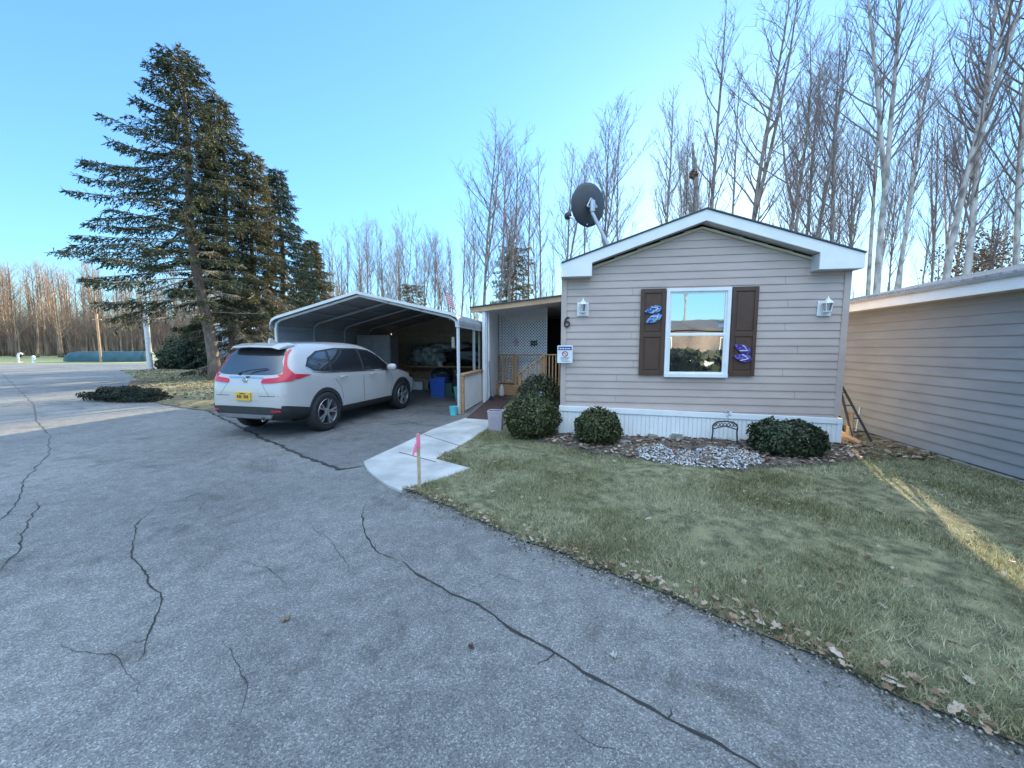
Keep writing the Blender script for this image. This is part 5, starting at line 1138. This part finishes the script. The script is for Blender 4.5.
t_ = at(18, 357, 41); t = empty('field_standpipe', (t_.x, 41, -.02), 0, 'white hooked pipe standing in the sunny field', 'pipe'); mb = MB(); mb.tube([(0, 0, 0), (0, 0, .75), (.1, 0, .95), (.35, 0, 1.0), (.5, 0, .9)], .09, 8); mb.build('pipe', 'white', t, smooth=True); mb = MB(); mb.box(-.2, .2, -.2, .2, 0, .1); mb.build('base', 'concrete', t)
t_ = at(33.5, 358, 41); t = empty('hydrant', (t_.x, 41, -.02), 0, 'small white hydrant right of the hooked pipe', 'hydrant'); mb = MB(); mb.lathe([(.16, 0), (.12, .05), (.11, .55), (.14, .6), (.1, .72), (.001, .78)], n=12); mb.build('barrel', 'white', t); mb = MB(); mb.box(-.2, .2, -.05, .05, .38, .48); mb.build('nozzle', 'neighbour_blue', t)
# blue grey home and cream home behind the spruces
def small_home(px0, px1, ytop, Y, dep, m, lab, winpx=()):
    a = at(px0, 340, Y); b = at(px1, 340, Y); W = b.x - a.x; zt = at(px0, ytop, Y).z; t = empty('distant_home', (a.x, Y, 0), 0, lab, 'house')
    mb = MB(); siding(mb, 0, W, .1, zt - .25, .2, lambda s, o, z: (s, -o, z), out=.02); mb.box(0, W, .002, dep, 0, zt - .25); mb.build('wall', m, t)
    mb = MB(); mb.prism([(-.25, zt - .28), (W + .25, zt - .28), (W + .25, zt - .12), (W / 2, zt + .25), (-.25, zt - .12)], -.3, dep + .3); mb.build('roof', 'white_metal', t)
    for (q0, q1, y0, y1) in winpx:
        u0 = at(q0, y0, Y).x - a.x; u1 = at(q1, y0, Y).x - a.x; z1 = at(q0, y0, Y).z; z0 = at(q0, y1, Y).z; hung_window(t, u0, u1, z0, z1, y=-.02, fw=.08)
    return t
th = small_home(207, 236, 327, 28, 5, 'neighbour_blue', 'blue grey home with a lit window behind the spruce trunks', ((216.5, 223.5, 334, 349),))
mb = MB(); mb.box(.05, .5, -.06, -.02, .2, 2.1); mb.build('door', 'dark', th)
small_home(246, 286, 330, 30, 6, 'neighbour_cream', 'cream home glimpsed between the spruces and the carport', ((266, 274, 338, 348),))
# neighbour across the street, behind the camera: it is what the front window mirrors
nb = empty('street_home', (7.0, -21, 0), R(-4), 'pale home across the street, seen only mirrored in the window', 'house')
mb = MB(); siding(mb, -9, 9, .5, 2.9, .12, lambda s, o, z: (s, o, z), out=.014); mb.box(-9, 9, -4.5, -.002, .5, 2.9); mb.build('wall', 'neighbour', nb); mb = MB(); mb.box(-9, 9, -.05, .03, 0, .5); mb.build('skirting', 'soffit', nb)
mb = MB(); mb.prism([(-4.8, 2.9), (.4, 2.9), (.4, 3.05), (-2.2, 3.9), (-4.8, 3.05)], -9.3, 9.3, 'x'); mb.build('roof', 'shingle', nb)
for u in (-6, -2.5, 2, 6.2):
    mb = MB(); mb.box(u - .5, u + .5, .016, .05, 1.2, 2.4); wd_ = mb.build('window', 'white', nb); mb = MB(); mb.box(u - .44, u + .44, .05, .056, 1.26, 2.34); mb.build('pane', 'car_glass', wd_)
hg = empty('added_hedge', (7, -15.5, 0), 0, 'long dark greenery added across the street to darken the window reflection', 'added_hedge'); leafcloud('foliage', 9000, 8, .8, .75, (0, 0, .6), .38, 'boxdark', hg, 77, boxy=.5); mb = MB(); mb.tube([(-7, 0, .1), (7, 0, .1)], .05, 5); mb.build('stem', 'bark', hg)  # added behind the camera to darken the lower pane's reflection
for i, (x, y, h) in enumerate(((-4, -24, 15), (2, -26, 15), (6, -23, 13), (9.5, -25, 15), (13, -24, 12), (17, -26, 14))): put_tree(x, y, h, i, 'bare tree behind the home across the street, seen only mirrored in the window', 'bare trees across the street')

# ------------------------------------------------------------------ the parked car
def make_car():
    wr, wf = G(328.5, 430.5), G(403.5, 408.5); d = (wf - wr); th = math.atan2(d.y, d.x)
    L_, AX0, AX1 = 4.6, .98, 3.64
    f = Vector((math.cos(th), math.sin(th), 0)); lft = Vector((-math.sin(th), math.cos(th), 0))
    org = wr - f * AX0 + lft * .90; org.z = .005
    car = empty('parked_car', org, th, 'silver white crossover car with red tail lights parked at the carport', 'car')
    # stations: x, zbot, wbot, zmid, wmid, zsh, wsh, zgl, wgl, zrail, wrail, ztop
    ST = [
     (0.00, .40, .60, .58, .70, .74, .66, .78, .60, .80, .48, .81),
     (0.035, .36, .70, .58, .80, .80, .77, .90, .72, .96, .60, .975),
     (0.09, .33, .76, .60, .86, .92, .83, 1.01, .79, 1.06, .68, 1.075),
     (0.17, .31, .79, .62, .885, 1.00, .865, 1.12, .80, 1.20, .70, 1.23),
     (0.30, .30, .81, .64, .905, 1.06, .885, 1.26, .785, 1.41, .68, 1.45),
     (0.44, .28, .82, .66, .915, 1.08, .90, 1.36, .765, 1.54, .64, 1.585),
     (0.75, .25, .84, .68, .925, 1.07, .91, 1.38, .765, 1.59, .62, 1.645),
     (1.20, .23, .85, .68, .915, 1.05, .905, 1.37, .775, 1.615, .625, 1.675),
     (1.90, .22, .85, .66, .905, 1.03, .90, 1.36, .785, 1.63, .63, 1.69),
     (2.50, .22, .85, .66, .905, 1.01, .90, 1.33, .785, 1.60, .63, 1.665),
     (2.85, .22, .85, .66, .905, 1.00, .90, 1.27, .785, 1.50, .65, 1.57),
     (3.15, .22, .85, .67, .91, .99, .90, 1.15, .80, 1.32, .68, 1.40),
     (3.42, .23, .85, .68, .92, .98, .90, 1.06, .82, 1.14, .70, 1.18),
     (3.65, .24, .84, .68, .925, .95, .895, 1.01, .82, 1.05, .65, 1.09),
     (4.00, .25, .82, .66, .92, .90, .87, .96, .78, .995, .60, 1.035),
     (4.30, .26, .78, .62, .88, .83, .82, .89, .72, .93, .55, .965),
     (4.50, .28, .68, .58, .78, .74, .70, .79, .62, .82, .46, .84),
     (4.60, .34, .52, .54, .60, .64, .54, .67, .46, .68, .34, .69)]
    mx_ = lambda x: x if x > 1 else .09 + .91 * x
    wt_ = lambda x: .965 if x > .6 else .965 - .075 * (1 - x / .6) ** 1.5
    ST = [(mx_(q[0]), q[1], q[2] * wt_(q[0]), q[3], q[4] * wt_(q[0]), q[5], q[6] * wt_(q[0]), q[7], q[8] * wt_(q[0]), q[9], q[10] * wt_(q[0]), q[11]) for q in ST]
    bm = bmesh.new(); rings = []
    for (x, zb, wb, zm, wm, zs_, ws, zg, wg, zr_, wr_, zt) in ST:
        half = [(0, zb), (wb * .6, zb), (wb, zb + .03), (wm - .01, zb + .16), (wm, zm), (wm - .006, (zm + zs_) / 2 + .02), (ws, zs_), ((ws + wg) / 2 + .01, (zs_ + zg) / 2), (wg, zg), (wr_ + .0, zr_), (wr_ * .6, zt - (zt - zr_) * .25), (0, zt)]
        ring = [bm.verts.new((x, y, z)) for y, z in half] + [bm.verts.new((x, -y, z)) for y, z in reversed(half[1:-1])]; rings.append(ring)
    n = len(rings[0])
    for a, b in zip(rings, rings[1:]):
        for i in range(n): bm.faces.new((a[i], a[(i + 1) % n], b[(i + 1) % n], b[i]))
    bm.faces.new(rings[0][::-1]); bm.faces.new(rings[-1]); bmesh.ops.recalc_face_normals(bm, faces=bm.faces)
    me = bpy.data.meshes.new('tmpbody'); bm.to_mesh(me); bm.free(); tmp = bpy.data.objects.new('tmpbody', me); COL.objects.link(tmp)
    ss = tmp.modifiers.new('s', 'SUBSURF'); ss.levels = 3; ss.render_levels = 3
    dg = bpy.context.evaluated_depsgraph_get(); dg.update(); m0 = bpy.data.meshes.new_from_object(tmp.evaluated_get(dg))
    bb = bmesh.new(); bb.from_mesh(m0); bvh = BVHTree.FromBMesh(bb); bb.free()
    cuts = []
    for ax in (AX0, AX1):
        for s in (-1, 1):
            mb = MB(); mb.lathe([(.001, s * .55), (.385, s * .55), (.385, s * 1.1), (.001, s * 1.1)], (ax, 0, .36), 40, 'y'); c = mb.build('cut', 'dark'); cuts.append(c); bo = tmp.modifiers.new('b', 'BOOLEAN'); bo.object = c; bo.operation = 'DIFFERENCE'; bo.solver = 'EXACT'
    dg = bpy.context.evaluated_depsgraph_get(); dg.update(); mbody = bpy.data.meshes.new_from_object(tmp.evaluated_get(dg)); mbody.name = 'body'
    mbody.materials.clear(); mbody.materials.append(MATS['paint'])
    for p in mbody.polygons: p.use_smooth = True; p.material_index = 0
    try: mbody.set_sharp_from_angle(angle=R(40))
    except Exception: pass
    for c in cuts: bpy.data.objects.remove(c)
    bpy.data.objects.remove(tmp)
    body = bpy.data.objects.new('body', mbody); COL.objects.link(body); body.parent = car
    def patch(name, poly, axis, m, parent=car, off=.004, sgn=-1, step=.05, th=.012, hole=None):
        """project a 2-D outline onto the body. axis 'side': poly (x,z) seen from y=sgn*; 'rear': poly (y,z) from behind; 'front'; 'top': (x,y)"""
        P = []; k = len(poly)
        if axis == 'side': poly = [(mx_(p[0]), p[1]) for p in poly]
        if axis == 'rear': poly = [(p[0] * .93, p[1]) for p in poly]
        for i in range(k):
            a = Vector(poly[i]); b = Vector(poly[(i + 1) % k]); q = max(1, int((b - a).length / step))
            for t in range(q): P.append(a.lerp(b, t / q))
        A = np.array([[p.x, p.y] for p in P]); lo, hi = A.min(0), A.max(0); gx, gy = np.meshgrid(np.arange(lo[0] + step / 2, hi[0], step), np.arange(lo[1] + step / 2, hi[1], step)); Q = np.c_[gx.ravel(), gy.ravel()]; Q = Q[inpoly(Q, A)]
        n = len(P); r = delaunay_2d_cdt(P + [Vector(q) for q in Q], [(i, (i + 1) % n) for i in range(n)], [list(range(n))], 1, 1e-5)
        V = []; W = []
        for p in r[0]:
            if axis == 'side': o_, dr = Vector((p.x, sgn * 3, p.y)), Vector((0, -sgn, 0))
            elif axis == 'rear': o_, dr = Vector((-3, p.x, p.y)), Vector((1, 0, 0))
            elif axis == 'front': o_, dr = Vector((8, p.x, p.y)), Vector((-1, 0, 0))
            else: o_, dr = Vector((p.x, p.y, 5)), Vector((0, 0, -1))
            h = bvh.ray_cast(o_, dr)
            if axis == 'rear':
                g_ = 0
                while (h[0] is None or h[0].x > .62) and g_ < 30: o_.y *= .98; g_ += 1; h = bvh.ray_cast(o_, dr)
            if h[0] is None: h = bvh.find_nearest(o_ + dr * 2.1)
            nn = h[1] if h[1].dot(dr) < 0 else -h[1]
            V.append(h[0] + nn * off); W.append(h[0] - nn * th)
        mb = MB(); N0 = len(V); mb.v = [tuple(v) for v in V] + [tuple(v) for v in W]; mb.f = [tuple(f_) for f_ in r[2]]
        cnt = {}
        for f_ in r[2]:
            for i in range(len(f_)): e = (f_[i], f_[(i + 1) % len(f_)]); cnt[tuple(sorted(e))] = cnt.get(tuple(sorted(e)), 0) + 1
        for (a, b), c in cnt.items():
            if c == 1: mb.f.append((a, b, b + N0, a + N0))
        o = mb.build(name, m, parent, smooth=True)
        try: o.data.set_sharp_from_angle(angle=R(35))
        except Exception: pass
        return o
    def sp(pts, n=4): return [tuple(p) for p in smooth_poly(pts, n)]
    # cladding
    for s in (-1, 1):
        for ax in (AX0, AX1):
            arc = [(ax + .455 * math.cos(t), .36 + .455 * math.sin(t)) for t in np.linspace(R(-18), R(198), 26)]; inn = [(ax + .383 * math.cos(t), .36 + .383 * math.sin(t)) for t in np.linspace(R(198), R(-18), 26)]
            patch('wheel_arch', arc + inn, 'side', 'cladding', off=.012, sgn=s, step=.06)
        patch('rocker_cladding', [(AX0 + .42, .24), (AX1 - .42, .24), (AX1 - .44, .40), (AX0 + .44, .40)], 'side', 'cladding', off=.010, sgn=s)
        patch('bumper_side_cladding', [(.06, .33), (.62, .30), (.57, .50), (.10, .58), (.05, .58)], 'side', 'cladding', off=.010, sgn=s)
        # glass
        trim = patch('window_surround', [(.56, 1.22), (.70, 1.135), (1.0, 1.10), (3.28, 1.035), (3.22, 1.12), (2.90, 1.36), (2.62, 1.49), (2.2, 1.54), (1.5, 1.545), (1.0, 1.49), (.70, 1.37)], 'side', 'cladding', off=.003, sgn=s)
        for wn in ([(.61, 1.235), (.74, 1.16), (1.14, 1.135), (1.22, 1.48), (1.03, 1.465), (.75, 1.355)], [(1.20, 1.13), (2.12, 1.105), (2.16, 1.515), (1.5, 1.515), (1.29, 1.49)], [(2.19, 1.10), (3.12, 1.075), (3.05, 1.16), (2.85, 1.34), (2.60, 1.46), (2.23, 1.51)]):
            patch('side_window', wn, 'side', 'car_glass', off=.008, sgn=s)
        patch('chrome_strip', [(.56, 1.205), (.70, 1.118), (1.0, 1.082), (3.28, 1.017), (3.28, 1.037), (1.0, 1.103), (.71, 1.138), (.575, 1.22)], 'side', 'chrome', off=.009, sgn=s, step=.08)
        # seams
        for nm, pts in (('door_seam', [(2.15, 1.09), (2.13, .80), (2.14, .43)]), ('door_seam', [(3.16, 1.04), (3.22, .80), (3.17, .43)]), ('door_seam', [(1.22, 1.12), (1.27, .95), (1.42, .78), (1.46, .60), (1.46, .43)])):
            patch(nm, [(x + .004, z) for x, z in pts] + [(x - .004, z) for x, z in reversed(pts)], 'side', 'dark', off=.0015, sgn=s, step=.1)
        for hx in (1.35, 2.32):
            mb = MB(); yy = s * .925; mb.tube([(hx, yy * .985, .985), (hx + .03, yy * 1.012, .99), (hx + .17, yy * 1.012, .985), (hx + .20, yy * .985, .98)], .015, 6); mb.build('door_handle', 'paint', car, smooth=True)
        # mirror
        mb = MB(); mb.lathe([(.001, -.12), (.06, -.11), (.085, -.05), (.09, .03), (.075, .09), (.001, .11)], (0, 0, 0), 14, 'y'); mb.v = [(x * .75 + 2.98, y * s + s * 1.03, z * .95 + 1.10) for x, y, z in mb.v]; mi = mb.build('wing_mirror', 'paint', car, smooth=True); mb = MB(); mb.bar((3.0, s * .86, 1.06), (2.99, s * 1.0, 1.07), .06, .04); mb.build('mirror_arm', 'cladding', mi)
        # tail lights: upright on the pillar, foot wrapping the corner
        tl = patch('tail_light', sp([(s * .62, 1.49), (s * .65, 1.49), (s * .76, 1.24), (s * .87, 1.10), (s * .88, 1.00), (s * .78, .975), (s * .42, .95), (s * .38, .985), (s * .42, 1.025), (s * .66, 1.045), (s * .75, 1.10), (s * .70, 1.28)], 3), 'rear', 'taillight', off=.014, step=.03)
        patch('side_lens', [(.10, 1.0), (.35, 1.02), (.62, 1.075), (.45, 1.09), (.22, 1.11), (.12, 1.10)], 'side', 'taillight', tl, off=.014, sgn=s, step=.03)
        patch('reflector', [(s * .60, .475), (s * .76, .475), (s * .76, .505), (s * .60, .505)], 'rear', 'taillight', off=.02)
        patch('headlight', [(4.05, .80), (4.45, .70), (4.5, .76), (4.1, .90)], 'side', 'chrome', sgn=s)
    patch('windscreen', [(s_[0], s_[1]) for s_ in ((-.66, 1.16), (.66, 1.16), (.56, 1.56), (-.56, 1.56))], 'front', 'car_glass', off=.006)
    bg_ = patch('rear_window', sp([(-.70, 1.12), (0, 1.09), (.70, 1.12), (.64, 1.33), (.56, 1.52), (0, 1.55), (-.56, 1.52), (-.64, 1.33)], 4), 'rear', 'car_glass', off=.008, step=.04)
    mb = MB(); mb.tube([(.10, .05, 1.13), (.16, -.10, 1.17), (.20, -.40, 1.20)], .010, 5); mb.lathe([(.001, -.03), (.025, -.02), (.025, .02)], (.09, .05, 1.11), 8); mb.build('rear_wiper', 'dark', bg_)
    # spoiler
    mb = MB(); prof_ = [(.29, 1.545), (.56, 1.59), (.66, 1.64), (.46, 1.625), (.30, 1.575)]
    for y, k_ in ((-.53, .0), (-.42, 1), (0, 1), (.42, 1), (.53, 0)):
        for x, z in prof_: mb.v.append((x + (.05 if not k_ else 0) - (.03 if y == 0 else 0), y, z - (.035 if not k_ else 0) + (.012 if y == 0 else 0)))
    for i in range(4):
        for j in range(5): j2 = (j + 1) % 5; mb.f.append((i * 5 + j, i * 5 + j2, (i + 1) * 5 + j2, (i + 1) * 5 + j))
    mb.f += [tuple(range(5)), tuple(20 + j for j in range(5))]; mb.build('roof_spoiler', 'paint', car, bevel=.008)
    # hatch trim, plate, badge, bumper
    patch('hatch_chrome', [(-.40, 1.035), (.40, 1.035), (.40, 1.06), (-.40, 1.06)], 'rear', 'chrome', off=.012, step=.06)
    patch('bumper_cladding', [(-.84, .34), (.84, .34), (.86, .53), (.60, .555), (-.60, .555), (-.86, .53)], 'rear', 'cladding', off=.014, step=.05)
    patch('skid_plate', [(-.55, .37), (.55, .37), (.62, .425), (-.62, .425)], 'rear', 'alloy', off=.026, step=.06)
    for pts in ([(-.83, .735), (.83, .735)], [(-.40, .94), (-.56, .74)], [(.40, .94), (.56, .74)]):
        (a, b), (c, d_) = pts; patch('hatch_seam', [(a, b), (c, d_), (c + (.006 if b != d_ else 0), d_ + (.007 if b == d_ else 0)), (a + (.006 if b != d_ else 0), b + (.007 if b == d_ else 0))], 'rear', 'dark', off=.002, step=.08)
    pr = patch('plate_recess', [(-.36, .66), (.36, .66), (.30, .87), (-.30, .87)], 'rear', 'paint', off=.003)
    xh = bvh.ray_cast(Vector((-3, 0, .77)), Vector((1, 0, 0)))[0].x
    mb = MB(); mb.box(xh - .03, xh + .03, -.155, .155, .655, .80); pl = mb.build('licence_plate', 'plate', car, bevel=.004); mb = MB()
    for i in range(7):
        if i != 3: y = .105 - .035 * i; mb.box(xh - .033, xh - .03, y - .011, y + .011, .70, .75)
    mb.box(xh - .033, xh - .03, -.06, .06, .77, .785); mb.build('plate_lettering', 'navy', pl)
    xb = bvh.ray_cast(Vector((-3, 0, .985)), Vector((1, 0, 0)))[0].x; mb = MB()
    for y in (-.022, .022): mb.bar((xb - .012, y * .85, .955), (xb - .012, y * 1.2, 1.015), .010, .010)
    mb.bar((xb - .012, -.02, .985), (xb - .012, .02, .985), .010, .010); mb.tube([(xb - .010, .05 * math.cos(t) * (1 + .12 * math.sin(t)), .985 + .042 * math.sin(t)) for t in np.linspace(0, 6.283, 17)], .005, 5); mb.build('badge', 'chrome', car)
    mb = MB(); mb.lathe([(.035, -.03), (.035, .0), (.028, .0), (.028, -.03)], (0, 0, 0), 12, 'y'); mb.v = [(y + .04, x - .45, z + .36) for x, y, z in mb.v]; mb.build('exhaust_tip', 'chrome', car)
    mb = MB(); mb.prism([(.62, 1.63), (.80, 1.65), (.70, 1.72), (.66, 1.725)], -.02, .02); mb.build('antenna_fin', 'paint', car, bevel=.006)
    mb = MB(); mb.box(.5, 4.3, -.55, .55, .24, .42); mb.build('underbody', 'dark', car)
    # wheels
    first = None
    for ax in (AX0, AX1):
        for s in (-1, 1):
            if first is None:
                wh = empty('wheel', (0, 0, 0)); wh.parent = car
                mb = MB(); mb.lathe([(.235, -.10), (.30, -.115), (.345, -.105), (.362, -.085), (.365, 0), (.362, .085), (.345, .105), (.30, .115), (.235, .10)], n=48, axis='y'); mb.build('tyre', 'tyre', wh, smooth=True)
                mb = MB(); mb.lathe([(.238, -.112), (.244, -.105), (.236, -.095), (.222, -.03), (.222, .09)], n=48, axis='y')
                for k in range(5):
                    for dlt in (-.17, .17):
                        t = 2 * math.pi * k / 5 + math.pi / 2; p = Vector((.05 * math.cos(t), -.085, .05 * math.sin(t))); q = Vector((.232 * math.cos(t + dlt), -.098, .232 * math.sin(t + dlt))); mb.bar(p, q, .030, .035, up=(0, 1, 0))
                mb.lathe([(.001, -.108), (.032, -.106), (.062, -.098), (.068, -.07)], n=24, axis='y'); mb.build('rim', 'alloy', wh, bevel=.003)
                mb = MB(); mb.lathe([(.001, -.03), (.22, -.03)], n=32, axis='y'); mb.lathe([(.15, -.05), (.15, -.035)], n=24, axis='y'); mb.build('brake_disc', 'dark_metal', wh); first = wh; o = wh
            else:
                o = first.copy(); COL.objects.link(o); o.parent = car
                for ch in first.children: c = ch.copy(); COL.objects.link(c); c.parent = o
            o.location = (ax, s * .805, .36); o.rotation_euler = (0, .3 * ax, 0) if s < 0 else (0, .2, math.pi)
    return car
make_car()
